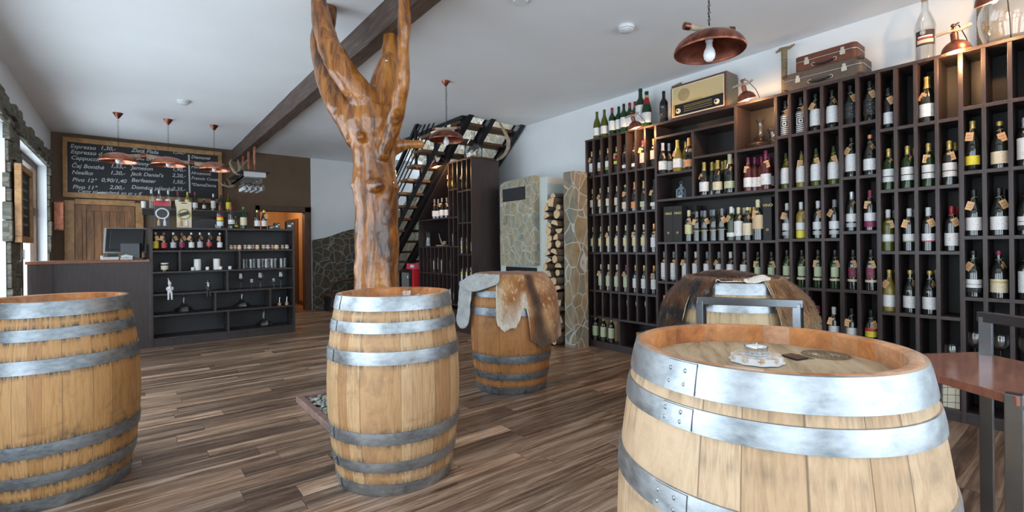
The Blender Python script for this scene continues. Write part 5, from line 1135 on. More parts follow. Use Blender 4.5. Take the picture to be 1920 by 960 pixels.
# three pendants on one branch over the bar
def bar_lamp():
    Y = 8.0; t = thing('branch_chandelier', 'three copper shades hung on one long branch over the bar', 'lamp', (.42, Y, 0)); P = [aty(u, v, Y)-Vector((.42, Y, 0)) for u, v in ((188, 296), (215, 294), (245, 293.5), (272, 293), (300, 297), (330, 303), (365, 307), (395, 309.5), (421, 313))]
    m = MB(); 
    for i, q in enumerate(P): q.y += .02*math.sin(i*1.7)
    m.tube(P, [.022, .028, .028, .030, .030, .028, .030, .026, .020], 12); m.build('branch', BRANCH, t, smooth=True)
    for u in (200, 269, 360, 417):
        q = aty(u, 300, Y)-Vector((.42, Y, 0)); j = min(range(len(P)-1), key=lambda i: abs((P[i].x+P[i+1].x)/2-q.x)); f = (q.x-P[j].x)/(P[j+1].x-P[j].x); c = P[j].lerp(P[j+1], f); dd = (P[j+1]-P[j]).normalized()
        m = MB(); m.tube([c-dd*.03, c+dd*.03], .034, 14); m.build('copper_ferrule', COPPER, t, smooth=50)
    for k, (u, v, uc, vc) in enumerate(((222, 303, 223, 212), (316, 310, 314, 223), (402, 319, 402, 236))):
        q = aty(u, v, Y)-Vector((.42, Y, 0)); r, h = .20, .115; c = q
        s = MB(); s.lathe(dome(r, h), 36, c); sh = s.build('shade', COPPERB, t, smooth=60)
        b = MB(); bulb(b, c+Vector((0, 0, h-.03)), (0, 0, -1), 1.05); b.build('bulb', BULBW, sh, smooth=True)
        cc = Vector((q.x, 0, ZC)); m = MB(); chain(m, cc-Vector((0, 0, .05)), q+Vector((0, 0, h+.0)), .009); m.build('chain', BLACKM, t)
        m = MB(); m.lathe([(0, 0), (.055, 0), (.05, -.012), (.02, -.06), (.006, -.075), (0, -.075)], 24, cc); m.build('ceiling_rose', COPPER, t, smooth=True)
bar_lamp()
# ceiling sensors
for u, v, lab in ((1174, 54, 'round white smoke detector on the ceiling left of the big pendant'), (344, 192, 'round white ceiling fitting above the bar')):
    p = atz(u, v, ZC-.02); t = thing('smoke_detector', lab, 'smoke detector', (p.x, p.y, ZC)); m = MB(); m.lathe([(0, 0), (.062, 0), (.066, -.012), (.062, -.022), (.058, -.024)], 36); m.build('base', WHITEP, t, smooth=True)
    m = MB(); m.lathe([(.05, -.022), (.058, -.026), (.058, -.034), (.045, -.044), (0, -.046)], 36); m.build('cover', WHITEP, t, smooth=True)
    m = MB(); m.lathe([(.0585, -.024), (.0590, -.0335)], 7, a0=math.radians(20), a1=math.radians(65)); m.lathe([(.0585, -.024), (.0590, -.0335)], 4, a0=math.radians(70), a1=math.radians(85)); m.build('vent_slot', BLACKP, t)
#PART4
# ------------------------------------------------------------------ rack under the staircase
RX = 3.62
def stair_rack():
    YM = 6.2; t = thing('wine_rack', 'tall dark wine rack with slanted top under the staircase', 'shelf', (RX, YM, 0)); th = .009
    def part(nm, a, b, m=SHELF): mb = MB(); mb.box((a[0]-RX, a[1]-YM, a[2]), (b[0]-RX, b[1]-YM, b[2])); mb.build(nm, m, t, bevel=.0015)
    x1 = 4.09; K = 0.8938271604938273; Yk = lambda y: y*K; Zk = lambda z: 1.19+(z-1.19)*K
    ya, yb2, yc2, zt_, zl_ = Yk(6.055), Yk(7.762), Yk(6.735), Zk(2.545), Zk(1.69)
    part('side_panel', (RX, ya, 0), (x1, ya+.02, zt_)); part('side_panel', (RX, yb2-.02, 0), (x1, yb2, zl_)); part('top_board', (RX-.003, ya-.004, zt_), (x1, yc2, zt_+.02))
    m = MB(); m.bar((x1/2-RX/2, yc2-YM, zt_+.006), (x1/2-RX/2, yb2-YM, zl_+.004), x1-RX, .02); m.build('slanted_board', SHELF, t, bevel=.0015)
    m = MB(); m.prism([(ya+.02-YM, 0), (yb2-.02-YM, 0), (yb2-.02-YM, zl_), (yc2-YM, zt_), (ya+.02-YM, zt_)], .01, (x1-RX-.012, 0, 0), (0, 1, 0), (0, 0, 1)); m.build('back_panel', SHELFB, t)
    part('plinth', (RX+.01, ya+.02, 0), (RX+.03, yb2-.02, Zk(.2)-.02))
    for z, a, b in ((1.685, 6.458, 7.74), (1.216, 6.458, 7.74), (.765, 6.458, 7.74), (.285, 6.458, 7.74), (2.13, 6.458, 6.727), (2.075, 6.077, 6.458), (1.580, 6.077, 6.458), (1.09, 6.077, 6.458), (.63, 6.077, 6.458), (.20, 6.077, 7.74)):
        part('shelf', (RX+.0002, Yk(a), Zk(z)-.022), (x1-.012, Yk(b), Zk(z)))
    for y, z0, z1 in ((6.727, 1.216, 2.545), (6.591, .285, 2.545), (6.458, .2, 2.545), (6.32, .2, 2.545), (6.187, .2, 2.545)): part('divider', (RX+.0005, Yk(y)-th, Zk(z0)), (x1-.012, Yk(y)+th, Zk(z1)))
    for k in range(8): y = Yk(7.608-.1335*k); part('divider', (RX+.0005, y-th, Zk(.285)), (x1-.012, y+th, Zk(1.216)-.022))
stair_rack()
Zr = lambda z: 1.19+(z-1.19)*0.8938271604938273
gS = 'bottles in the rack under the staircase'
def sb(u, z, dx, kind, glass, cap, lab, where, tagv=True, **k):
    p = atx(u, 400, RX+dx); return bottle((RX+dx, p.y, 1.19+(z-1.19)*0.8938271604938273+.001), None, kind, glass, cap, lab, where, gS, tagv, **k)
for u, z, g, c, l, w in ((844.5, 2.131, 'dark', 'gold', 'FB', 'top left cell, stair rack'), (852.5, 2.131, 'dark', 'gold', 'FB', 'second top cell, stair rack'), (862.5, 2.076, 'dark', 'black', 'FB', 'third top cell, stair rack'), (870.5, 2.076, 'dark', 'black', 'FB', 'fourth top cell, stair rack'), (879, 2.076, 'dark', 'gold', 'FB', 'last top cell, stair rack'),
                         (846.5, 1.686, 'dark', 'gold', 'GG', 'left cell, stair rack\'s second row'), (855, 1.686, 'dark', 'gold', 'CR', 'second cell, stair rack\'s second row'), (872.5, 1.581, 'dark', 'black', 'FW', 'fourth cell, stair rack\'s second row'), (881, 1.581, 'dark', 'black', 'FW', 'last cell, stair rack\'s second row'),
                         (848.5, 1.217, 'dark', 'gold', 'GG', 'left cell, stair rack\'s third row'), (866, 1.091, 'dark', 'black', 'FB', 'third cell, stair rack\'s third row'), (874, 1.091, 'dark', 'black', 'FB', 'fourth cell, stair rack\'s third row'), (883, 1.091, 'dark', 'gold', 'FW', 'last cell, stair rack\'s third row'),
                         (868, .631, 'dark', 'black', 'FW', 'third cell, stair rack\'s fourth row'), (876.5, .631, 'dark', 'black', 'FW', 'fourth cell, stair rack\'s fourth row'), (885, .631, 'dark', 'gold', 'FW', 'last cell, stair rack\'s fourth row')):
    sb(u, z, .08, B_, g, c, l, w)
for u, dx, w in ((815, .06, 'leftmost'), (822, .10, 'second'), (829, .06, 'third'), (838, .10, 'rightmost')): sb(u, 1.686, dx, B_, 'dark', 'grey', 'LW', '%s of four under slanted board' % w)
for i, (u, l, tg) in enumerate(((790, 'N', 1), (797, 'N', 0), (804, 'N', 0), (812.5, 'BW', 1), (819.5, 'W', 1), (827.5, 'N', 0), (834, 'SL', 1), (842.5, 'N', 1), (850.5, 'GB', 1))): sb(u, .766, .07, B_, 'dark', 'black', l, '%s, stair rack\'s narrow row' % ORD[i], bool(tg))
for i, (u, l, tg) in enumerate(((805, 'N', 1), (812, 'N', 1), (843.5, 'W', 0), (852, 'W', 1))): sb(u, .286, .07, B_, 'dark', 'black', l, '%s, stair rack\'s lowest row' % ORD[i], bool(tg))
p = atx(803, 450, RX+.12); glassware('jug', 'glass_jug', (RX+.12, p.y, Zr(1.217)), 'flared clear glass jug in the rack under the staircase', cat='jug')
p = atx(829, 455, RX+.12); m = MB(); m.tube([(0, .09, .19), (-.005, .07, .15), (0, .04, .09), (0, .0, .045), (0, -.05, .03), (0, -.085, .045)], [.006, .008, .012, .018, .026, .022], 12); m.lathe([(0, .0), (.026, 0), (.03, .045), (.022, .045), (.018, .02), (0, .02)], 16, (0, -.085, .03)); m.box((-.05, -.11, 0), (.05, .10, .018)); tag(m.build('tobacco_pipe', ANTLER, None, 50, loc=(RX+.12, p.y, Zr(1.217))), 'carved horn pipe on a stand beside the glass jug', 'pipe')
p = atx(887, 295, 3.86); demijohn((3.86, p.y, Zr(2.545)+.0205), 1.09, 'glass demijohn half filled with corks on the rack under the stairs', True)
P = [atx(u, v, 4.03) for u, v in ((936, 229), (941, 238), (948, 250), (953.5, 264), (953, 277), (948, 288), (940, 296), (932, 300))]
m = MB(); m.tube(P, [.010, .017, .023, .027, .027, .025, .021, .014], 12); tag(m.build('horn', ANTLER, None, True), 'long curved grey brown horn beside the demijohn under the stairs', 'horn')
# ------------------------------------------------------------------ fireplace with its log niche
OFFW = flat('stove_plaster', (.62, .66, .62), .85, var=.03, sc=3)
t = thing('fireplace', 'white plastered fireplace with stone front slab and black vent', 'fireplace', (4.0, 4.80, 0))
m = MB(); pr = [(5.275, 0), (4.32, 0), (4.32, 2.052), (5.275, 2.052)]; m.box((0, -.48, 0), (.578, .475, 2.05)); 
# opening for the firebox is a dark framed recess in front
m.build('body', OFFW, t, bevel=.004)
m = MB(); U_ = [(-.335, .955), (.372, .940), (.372, 2.0), (.34, 2.03), (.28, 2.055), (.1, 2.065), (-.335, 2.075)]; m.prism([(-a, b) for a, b in U_], .085, (-.0, 0, 0), (0, -1, 0), (0, 0, 1))
sl = m.build('stone_front', m_stone('fireplace_stone', 8.5, [(.30, .27, .19), (.42, .37, .26), (.30, .32, .26), (.46, .37, .22), (.36, .36, .29)], (.50, .50, .44), (1, 1, .8), .045), t, bevel=.004)
m = MB(); y0, y1 = -.165, .285; m.box((-.100, y0, 1.79), (-.080, y1, 1.955)); m.build('vent_plate', BLACKM, sl, bevel=.003)
m = MB()
for k in range(9): m.box((-.104, y0+.018, 1.806+k*.0155), (-.099, y1-.018, 1.812+k*.0155))
m.build('vent_grille', flat('vent_grey', (.05, .05, .055), .5), sl)
m = MB(); m.box((-.03, -.28, .36), (.0, .32, .925)); fb = m.build('firebox_frame', BLACKM, t, bevel=.004); m = MB(); m.box((-.034, -.24, .40), (-.029, .28, .85)); m.build('firebox_glass', flat('smoked_glass', (.02, .02, .022), .05, coat=1), t)
# stone pillar
m = MB(); m.box((4.02, 3.974, 0), (4.575, 4.06, 2.065)); m.box((4.02, 3.89, 0), (4.25, 3.974, 2.065)); tag(m.build('stone_pillar', STONEP, None, bevel=.006), 'stone clad pillar between the firewood stack and the bottle racks', 'pillar')
# logs
BARK = wood('bark', (.12, .085, .06), (.035, .025, .02), (.5, 3, 3), .9, 9, bs=1)
def m_end():
    m_, nt, b = newmat('log_end_grain'); setp(b, rough=.75); v = coords(nt); n = noise_n(nt, v, 28, 5, .7); 
    g = N(nt, 'ShaderNodeTexWave'); g.wave_type = 'RINGS'; g.rings_direction = 'X'; g.inputs['Scale'].default_value = 26; g.inputs['Distortion'].default_value = 2.5; nt.links.new(v, g.inputs['Vector'])
    c = ramp(nt, n, [(.3, (.52, .33, .17)), (.55, (.74, .54, .32)), (.75, (.82, .64, .42))]); c = mix(nt, .35, c, ramp(nt, g.outputs['Fac'], [(0, (.7, .58, .45)), (1, (1.1, 1.1, 1.1))]), 'MULTIPLY'); nt.links.new(c, b.inputs['Base Color']); return m_
ENDG = m_end(); random.seed(21)
def log(y, z, r, kind, x0, L_, lab, yaw=0., roll=0.):
    n = 14; pts = []
    if kind == 'round': pts = [(r*(1+.05*math.sin(3*a+roll))*math.cos(a), r*(1+.05*math.sin(2*a+roll))*math.sin(a)) for a in [2*PI*i/n for i in range(n)]]
    elif kind == 'half': pts = [(r*1.2*math.cos(a), r*1.2*math.sin(a)-r*.5) for a in [PI*i/9 for i in range(10)]]
    else: pts = [(-r*.9, -r*.75)]+[(-r*.9+r*1.95*math.cos(a), -r*.75+r*1.8*math.sin(a)) for a in [PI/2*i/7 for i in range(8)]]
    ca, sa = math.cos(roll), math.sin(roll); 
    if kind != 'round': pts = [(a*ca-b*sa, a*sa+b*ca) for a, b in pts]
    k = len(pts); m = MB(); R_ = []
    for i, fx in enumerate((0, .012, L_*.5, L_-.012, L_)): s = .97 if i in (0, 4) else 1+.03*(i == 2); R_ += [(fx, a*s, b*s) for a, b in pts]
    m.mat = 1; fs = [(i*k+j, i*k+(j+1) % k, (i+1)*k+(j+1) % k, (i+1)*k+j) for i in range(4) for j in range(k)]; m.add(R_, fs); m.mat = 0; m.f += [tuple(range(k)), tuple(4*k+i for i in range(k))]; m.mi += [0, 0]
    o = m.build('firewood_log', [ENDG, BARK], None, 50, loc=(x0, y, z)); o.rotation_euler = (0, 0, yaw); tag(o, lab, 'log', 'split logs in the firewood stack')
NUM = ['floor', 'second', 'third', 'fourth', 'fifth', 'sixth', 'seventh', 'eighth', 'ninth', 'tenth', 'eleventh', 'twelfth', 'thirteenth', 'fourteenth', 'fifteenth', 'sixteenth', 'seventeenth', 'eighteenth', 'nineteenth', 'twentieth']
z = .055; i = 0
while z < 1.66:
    r = random.uniform(.043, .054); off = random.uniform(-.015, .015)
    lay = NUM[i]+' layer' if i else 'bottom layer'
    for s, w in ((1, 'left'), (-1, 'right')):
        rr = r*random.uniform(.88, 1.06); kd = random.choice(('round', 'round', 'half', 'wedge', 'half'))
        log(4.188+s*.062+off, z+random.uniform(-.008, .008)+(.012 if s < 0 else 0), rr, kd, 3.93+random.uniform(-.05, .05)+(0 if s > 0 else .03), random.uniform(.40, .50), '%s log of the %s in the firewood stack' % ({'round': 'round', 'half': 'half round', 'wedge': 'wedge shaped'}[kd], lay)+(', left of two' if s > 0 else ', right of two'), random.uniform(-.10, .10), random.uniform(0, 6.28) if kd == 'round' else random.choice((0, .3, -.3, 1.6, 3.1, -1.4)))
    z += r*1.82; i += 1
log(4.19, 1.715, .062, 'wedge', 3.92, .42, 'long bark covered log lying across the top of the stack', .15, .2); log(4.20, 1.80, .045, 'half', 3.98, .40, 'flat bark piece topmost on the firewood stack', -.1, 0)

# ------------------------------------------------------------------ staircase
def stair():
    t = thing('staircase', 'open black steel staircase with wooden treads behind the tree', 'staircase', (4.0, 7.0, 0))
    zl = lambda y: 2.44-.82*(y-6.0)          # under edge of the stringers
    hk = math.sqrt(1+.82**2); yF = 6+2.44/.82
    for x, w, d, ya in ((3.37, .012, .10, 5.62), (3.60, .045, .13, 3.9), (3.97, .045, .13, 3.9), (4.50, .05, .13, 3.9)):
        m = MB(); h = d*hk
        m.prism([(ya-7, zl(ya)), (yF-7, 0.0), (yF+h/.82-7, 0.0), (ya-7, zl(ya)+h)], w, (x-4.0-w/2, 0, 0), (0, 1, 0), (0, 0, 1)); m.build('stringer', BLACKM, t, bevel=.003)
        if w > .03:
            for q in (0, h-.012): m = MB(); m.prism([(ya-7, zl(ya)+q), (yF-.02-7, .016+q), (yF-.02-7, .028+q), (ya-7, zl(ya)+q+.012)], w+.035, (x-4.0-w/2-.0175, 0, 0), (0, 1, 0), (0, 0, 1)); m.build('flange', BLACKM, t)
    y = 8.78
    while y > 4.2:
        z = zl(y)+.17+.09; x0 = 3.20 if z < 2.86 else 3.56
        m = MB(); m.box((x0-4, y-.125-7, z-.04), (4.555-4, y+.125-7, z)); m.build('tread', STAIRW, t, bevel=.006)
        for x in (3.37, 3.60, 4.50):
            if x > x0+.02: m = MB(); m.box((x-.016-4, y-.016-7, zl(y)+.06), (x+.016-4, y+.016-7, z-.04)); m.build('tread_bracket', BLACKM, t)
        y -= .219
    def rail(nm, off, w, a, b=8.6): m = MB(); m.bar((3.25-4, a-7, zl(a)+off), (3.25-4, b-7, zl(b)+off), w); m.build(nm, BLACKM, t)
    rail('handrail', .72, .045, 6.22)
    for q in (.24, .36, .48, .60): rail('railing_bar', q, .014, 5.5+q*1.05)
    for y in (6.28, 7.05, 7.8, 8.5): m = MB(); m.bar((3.25-4, y-7, zl(y)+.13), (3.25-4, y-7, zl(y)+.72), .032); m.build('railing_post', BLACKM, t)
stair()
m = MB(); m.box((3.50, 5.45, ZC-.05), (3.53, 9.0, ZC-.002)); m.box((3.50, 6.55, ZC-.10), (3.60, 6.60, ZC-.002)); struct(m.build('trim_5', BLACKM))
# small fridge with a red box on it
t = thing('mini_fridge', 'small red fridge with black framed glass door under the stairs', 'fridge', (3.57, 7.19, 0))
RED = flat('red_enamel', (.55, .02, .03), .3); m = MB(); m.box((-.02, -.19, 0), (.40, .20, .845)); m.build('cabinet', RED, t, bevel=.006)
m = MB(); m.box((-.05, -.145, .06), (-.02, .20, .845)); dd = m.build('door', BLACKP, t, bevel=.004); m = MB(); m.box((-.053, -.10, .12), (-.049, .16, .79)); m.build('door_glass', flat('grey_door_glass', (.16, .18, .17), .1), dd)
m = MB(); m.box((-.0545, -.07, .70), (-.0525, -.045, .74)); m.build('sticker', WHITEP, dd)
m = MB(); m.box((-.06, -.14, 0), (.10, .14, .09)); t = m.build('snack_box', flat('pink_red_card', (.62, .07, .12), .5), None, bevel=.003, loc=(3.62, 7.12, .846)); tag(t, 'pinkish red carton lying on top of the small fridge', 'box'); m = MB(); m.box((-.062, -.12, .03), (-.059, .0, .07)); m.build('printed_mark', WHITEP, t)
# dark bench and chest by the far stone wall
t = thing('bench', 'low dark wooden bench in front of the far stone wall', 'bench', (3.25, 9.45, 0)); m = MB(); m.box((-.32, -.16, .28), (.30, .16, .33)); m.build('bench_seat', DARKW, t, bevel=.008)
for x in (-.28, .26):
    m = MB(); m.box((x-.02, -.12, 0), (x+.02, .12, .28)); m.build('leg', BLACKM, t)
m = MB(); m.tube([(-.2, .1, .33), (-.12, .12, .50), (.05, .13, .56), (.27, .12, .58)], [.02, .03, .03, .03], 8); m.build('curved_backrest', DARKW, t, smooth=True)
t = thing('wooden_chest', 'dark wooden chest beside the tree by the far wall', 'chest', (3.72, 9.52, .0)); m = MB(); m.box((-.12, -.2, 0), (.30, .2, .74)); m.build('body', DARKW, t, bevel=.01); m = MB(); m.box((-.14, -.22, .74), (.32, .22, .79)); m.build('lid', BLACKM, t, bevel=.006)

# ------------------------------------------------------------------ bar
BY = 7.33
t = thing('bar_cabinet', 'dark open bar shelving with candles, glasses and beer bottles', 'cabinet', (1.02, BY, 0))
def bp(nm, a, b, m=BARW): mb = MB(); mb.box((a[0]-1.02, a[1]-BY, a[2]), (b[0]-1.02, b[1]-BY, b[2])); mb.build(nm, m, t, bevel=.0015)
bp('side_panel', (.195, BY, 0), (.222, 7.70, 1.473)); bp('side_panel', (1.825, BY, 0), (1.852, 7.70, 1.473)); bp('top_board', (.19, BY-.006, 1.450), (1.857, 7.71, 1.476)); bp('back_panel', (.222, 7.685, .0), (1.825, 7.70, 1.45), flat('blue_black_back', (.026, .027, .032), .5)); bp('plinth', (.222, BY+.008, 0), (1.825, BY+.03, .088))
BR = [1.190, .928, .652, .392, .110]
for z in BR: bp('shelf', (.222, BY+.001, z-.022), (1.825, 7.685, z))
for x, a, b in ((1.008, 1.19, 1.45), (.494, .928, 1.168), (1.158, .928, 1.168), (1.012, .652, .906), (.873, .392, .63), (1.530, .392, .63), (1.018, .11, .37)): bp('divider', (x-.011, BY+.0015, a), (x+.011, 7.685, b))
t = thing('bar_counter', 'dark panelled bar counter with reddish wooden top', 'counter', (-.34, BY, 0))
m = MB(); m.box((-.50, 0, 0), (.53, .03, 1.05)); m.box((-.53, 0.0, 0), (-.50, .55, 1.05)); m.build('front_panel', SHELF, t, bevel=.002)
m = MB(); m.box((-.335, -.004, .0), (-.325, .002, 1.05)); m.build('panel_joint', BLACKP, t); m = MB(); m.box((-.545, -.02, 1.05), (.532, .58, 1.082)); m.build('counter_top', REDW, t, bevel=.004)
def bpos(u, z, dy=.10):
    q = aty(u, 450, BY+dy); return (q.x, BY+dy, z+.0005)
fc = -PI/2+PI        # label towards -y
FCR = PI/2
def bb(u, z, kind, glass, cap, lab, desc, group, dy=.10, tagv=False, scale=1.):
    b = bottle(bpos(u, z, dy), desc, kind, glass, cap, lab, 'x', group, tagv, rot=FCR+random.uniform(-.2, .2), scale=scale, name='beer_bottle' if kind == 'beer' else 'wine_bottle'); b['label'] = desc; return b
for i, (u, l, c) in enumerate(((291.7, 'YB', 'yellow'), (307.7, 'RB', 'red'), (325, 'SB', 'silver'), (341, 'VB', 'purple'), (359, 'WB', 'white and brown'), (375, 'GB', 'grey'), (392.3, 'RD', 'red and cream'), (412.3, 'WB', 'white'))):
    bb(u, BR[0], 'beer', 'brown', {'YB': 'gold', 'RB': 'wine', 'SB': 'silver', 'VB': 'wine'}.get(l, 'silver'), l, 'brown beer bottle with %s label, %s on the top bar shelf' % (c, ORD[i]), 'beer bottles on the top bar shelf', tagv=True)
def jar(u, z, r, h, cols, desc, name, cat, group, dy=.09, lid=None):
    t = obj(name, None, None); bpy.data.objects.remove(t); m = MB(); m.lathe([(0, 0), (r, 0), (r, h*.82), (r*.9, h*.86), (0, h*.86)], 18); o = m.build(name, flat(name+'_'+cols+'_contents', PC[cols], .25, coat=.4), None, 50, loc=bpos(u, z, dy))
    m = MB(); m.lathe([(r*1.001, h*.2), (r*1.012, h*.21), (r*1.012, h*.68), (r, h*.69)], 18); m.build('label', PM['cream'], o, smooth=50); m = MB(); m.lathe([(0, h), (r*.98, h), (r*1.0, h*.97), (r*1.0, h*.84), (r*.9, h*.84)], 18); m.build('lid', CAPM[lid or 'silver'], o, smooth=50); tag(o, desc, cat, group); return o
JW = ['first', 'second', 'third', 'fourth', 'fifth', 'sixth', 'seventh', 'eighth', 'ninth', 'tenth', 'eleventh', 'twelfth', 'thirteenth']
for i, x in enumerate((518, 540, 567, 598, 624, 642, 668, 702, 727, 752, 776, 808, 834)): jar(260+x/3, BR[0], .031 if i % 3 == 1 else .026, .062, ('maroon', 'red', 'orange', 'brown')[i % 4], 'small %s preserve jar, %s from left on top bar shelf' % (('dark', 'red', 'orange', 'brown')[i % 4], JW[i]), 'preserve_jar', 'jar', 'preserve jars on the top bar shelf', .08+.05*(i % 2))
jar(308.3, BR[1], .040, .105, 'black', 'black jar with white lid alone in the left bar compartment', 'storage_jar', 'jar', None, lid='white')
def candle(u, z, r, h, desc, group=None, dy=.10):
    m = MB(); m.lathe([(0, 0), (r*.98, 0), (r, .004), (r, h-.008), (r*.9, h), (r*.3, h-.004), (0, h-.006)], 20); o = m.build('pillar_candle' if h > .08 else 'votive_candle', WAX, None, 50, loc=bpos(u, z, dy)); m = MB(); m.tube([(0, 0, h-.006), (.001, 0, h+.008)], .0015, 6); m.build('wick', BLACKP, o); tag(o, desc, 'candle', group)
candle(369.8, BR[1], .040, .145, 'tall white pillar candle, left one on the bar shelf'); candle(406, BR[1], .040, .145, 'tall white pillar candle, right one on the bar shelf')
for u, w in ((361, 'left of the left pillar candle'), (388.5, 'between the two pillar candles'), (413, 'right beside the right pillar candle'), (430.7, 'right end of the candle shelf')): candle(u, BR[1], .020, .042, 'small white votive candle, %s' % w, 'votive candles on the bar shelf', .06)
for i, x in enumerate((592, 606, 630, 648, 674, 697, 716, 728, 748, 768, 800, 820)): glassware('tumbler', 'tumbler', bpos(260+x/3, BR[1], .08+.08*(i % 2)), 'clear slim tumbler, %s from left on the bar shelf' % JW[i], 'tumblers on the bar shelf')
for i, (x, k) in enumerate(((573, 'wine'), (633, 'sherry'), (682, 'wine'), (757, 'sherry'), (797, 'wine'))): glassware(k, 'wine_glass', bpos(260+x/3, BR[2], .09), '%s stemmed glass, %s from left on the middle bar shelf' % ('tall' if k == 'wine' else 'short', JW[i]), 'stemmed glasses on the middle bar shelf')
for u, z, w in ((343.5, BR[3], 'lower left below the white figurine'), (452.5, BR[3], 'centre compartment of the bar'), (493, BR[4], 'bottom right compartment of the bar')): glassware('decanter', 'decanter', bpos(u, z, .16), 'wide based glass decanter, %s' % w, 'decanters in the bar shelving', .95, cat='decanter')
for u, w in ((523, 'left'), (536.7, 'right')):
    t = obj('bottle_pourer', (lambda mm: mm)(MB().lathe([(0, 0), (.022, 0), (.023, .035), (.010, .038), (0, .038)], 16).mesh('bottle_pourer', CORKM, 50)), None, bpos(u, BR[3], .08)); m = MB(); m.tube([(0, 0, .036), (0, 0, .08), (.004, 0, .115)], [.008, .007, .004], 10); m.build('spout', CHROME, t, smooth=True); tag(t, 'cork based steel bottle pourer, %s of two' % w, 'pourer')
# two sitting figurines with legs over the shelf edge
def figurine(u, z, label, coat, skin, hat, trousers, h=1.):
    x, y, zz = bpos(u, z, .03); t = thing('figurine', label, 'figurine', (x, y, z+.001)); 
    m = MB(); m.tube([(0, 0, .012), (0, 0, .03), (0, .0, .06), (0, 0, .085), (0, 0, .095)], [.026, .028, .026, .018, .010], 12); m.build('coat', coat, t, smooth=True)
    for s in (-1, 1):
        m = MB(); m.tube([(s*.020, .003, .080), (s*.033, -.006, .06), (s*.028, -.022, .045), (s*.012, -.030, .05)], [.010, .009, .008, .007], 8); m.build('arm', coat, t, smooth=True)
        m = MB(); m.tube([(s*.013, -.002, .014), (s*.015, -.040, .012), (s*.016, -.046, -.01), (s*.017, -.046, -.065)], [.013, .012, .011, .009], 8); m.build('leg', trousers, t, smooth=True)
        m = MB(); m.ball((s*.018, -.056, -.070), .013, 10, 7, (.8, 1.4, .6)); m.build('shoe', trousers, t, smooth=True)
    m = MB(); m.tube([(0, -.012, .088), (0, -.020, .075), (0, -.026, .060)], [.012, .010, .004], 8); m.build('shirt_front', WHITEP, t, smooth=True); m = MB(); m.ball((0, -.004, .113), .021, 14, 10, (.9, .95, 1.1)); m.ball((0, -.025, .111), .004, 6, 5); hd = m.build('head', skin, t, smooth=True)
    for s in (-1, 1): m = MB(); m.ball((s*.007, -.0225, .118), .0024, 6, 5); m.build('eye', BLACKP, hd)
    if hat == 'pointed': m = MB(); m.lathe([(0, .06), (.006, .045), (.014, .02), (.021, 0), (.015, 0)], 14, (0, -.002, .122), (-.25, .1, 1)); m.build('pointed_cap', coat, t, smooth=True); m = MB(); m.ball((-.016, .004, .182), .007, 8, 6); m.build('pompom', WHITEP, t, smooth=True)
    else: m = MB(); m.lathe([(.0, .022), (.016, .022), (.019, .0), (.030, -.002), (.028, -.005), (.015, -.004)], 16, (0, -.002, .124)); m.build('hat', BLACKP, t, smooth=True)
FW = flat('white_figurine', (.72, .72, .73), .4); figurine(317.5, BR[2], 'white figurine with pointed cap sitting on the shelf edge', FW, FW, 'pointed', FW)
figurine(389.5, BR[2], 'black dressed figurine with a hat sitting on the shelf edge', flat('black_figurine', (.03, .03, .03), .4), flat('painted_skin', (.75, .42, .26), .5), 'hat', flat('black_figurine', (.03, .03, .03), .4))
# on the bar cabinet
TZ = 1.4765
def giftcard(u, w, h, top, main, lab, band):
    x, y, zz = bpos(u, TZ, .10); t = thing('gift_pack', lab, 'box', (x, y, TZ)); m = MB(); m.box((-w/2, -.03, 0), (w/2, .03, h)); m.build('carton', main, t, bevel=.002)
    m = MB(); m.box((-w/2-.001, -.031, h*.80), (w/2+.001, .031, h)); m.build('top_band', top, t); m = MB(); m.box((-.03, -.0315, h*.93), (.03, -.031, h*.965)); m.build('hang_slot', BLACKP, t)
    m = MB(); m.ring((0.0, -.031, h*.52), .062, .009, (0, 1, 0), 28, 6); m.build('printed_ring', band, t); m = MB(); m.bar((-.07, -.033, h*.46), (.06, -.033, h*.60), .045, .003, up=(0, 1, 0)); m.build('printed_ribbon', BLACKP, t)
    for x in (-.035, .025):
        m = MB(); m.lathe([(0, 0), (.016, 0), (.016, .055), (.007, .075), (.007, .10), (0, .10)], 12, (x, -.032, .02)); m.build('pictured_bottle', PM['white'] if x > 0 else CORKM, t, smooth=50)
giftcard(304.5, .155, .335, PM['red'], BLACKP, 'red topped black gift pack standing upright on the bar shelving', WHITEP); giftcard(345.7, .155, .330, PM['cream'], PM['cream'], 'cream gift pack standing upright on the bar shelving', flat('olive_print', (.35, .32, .08), .5))
bb(413, TZ, B_, 'dark', 'red', 'MX', 'squat dark bottle with red and green label on the bar shelving', 'bottles on top of the bar shelving', .1, scale=1.0); bb(434, TZ, B_, 'dark', 'red', 'GW', 'dark bottle with banded white label and red cap on the bar', 'bottles on top of the bar shelving', .1, scale=1.0)
bb(443, TZ, 'beer', 'brown', None, 'YL', 'small bottle with orange yellow label between taller ones on the bar', 'bottles on top of the bar shelving', .16, scale=.75); bb(457, TZ, U, 'deep green', 'green', 'CB', 'stout green bottle with big white label on the bar', 'bottles on top of the bar shelving', .1, scale=.98)
bb(482.7, TZ, 'beer', 'brown', 'gold', 'WB', 'brown beer bottle with white label, left of two on the bar', 'bottles on top of the bar shelving', .1, scale=1.15); bb(495.5, TZ, 'beer', 'brown', 'gold', 'WB', 'brown beer bottle with white label, right of two on the bar', 'bottles on top of the bar shelving', .1, True, 1.15)
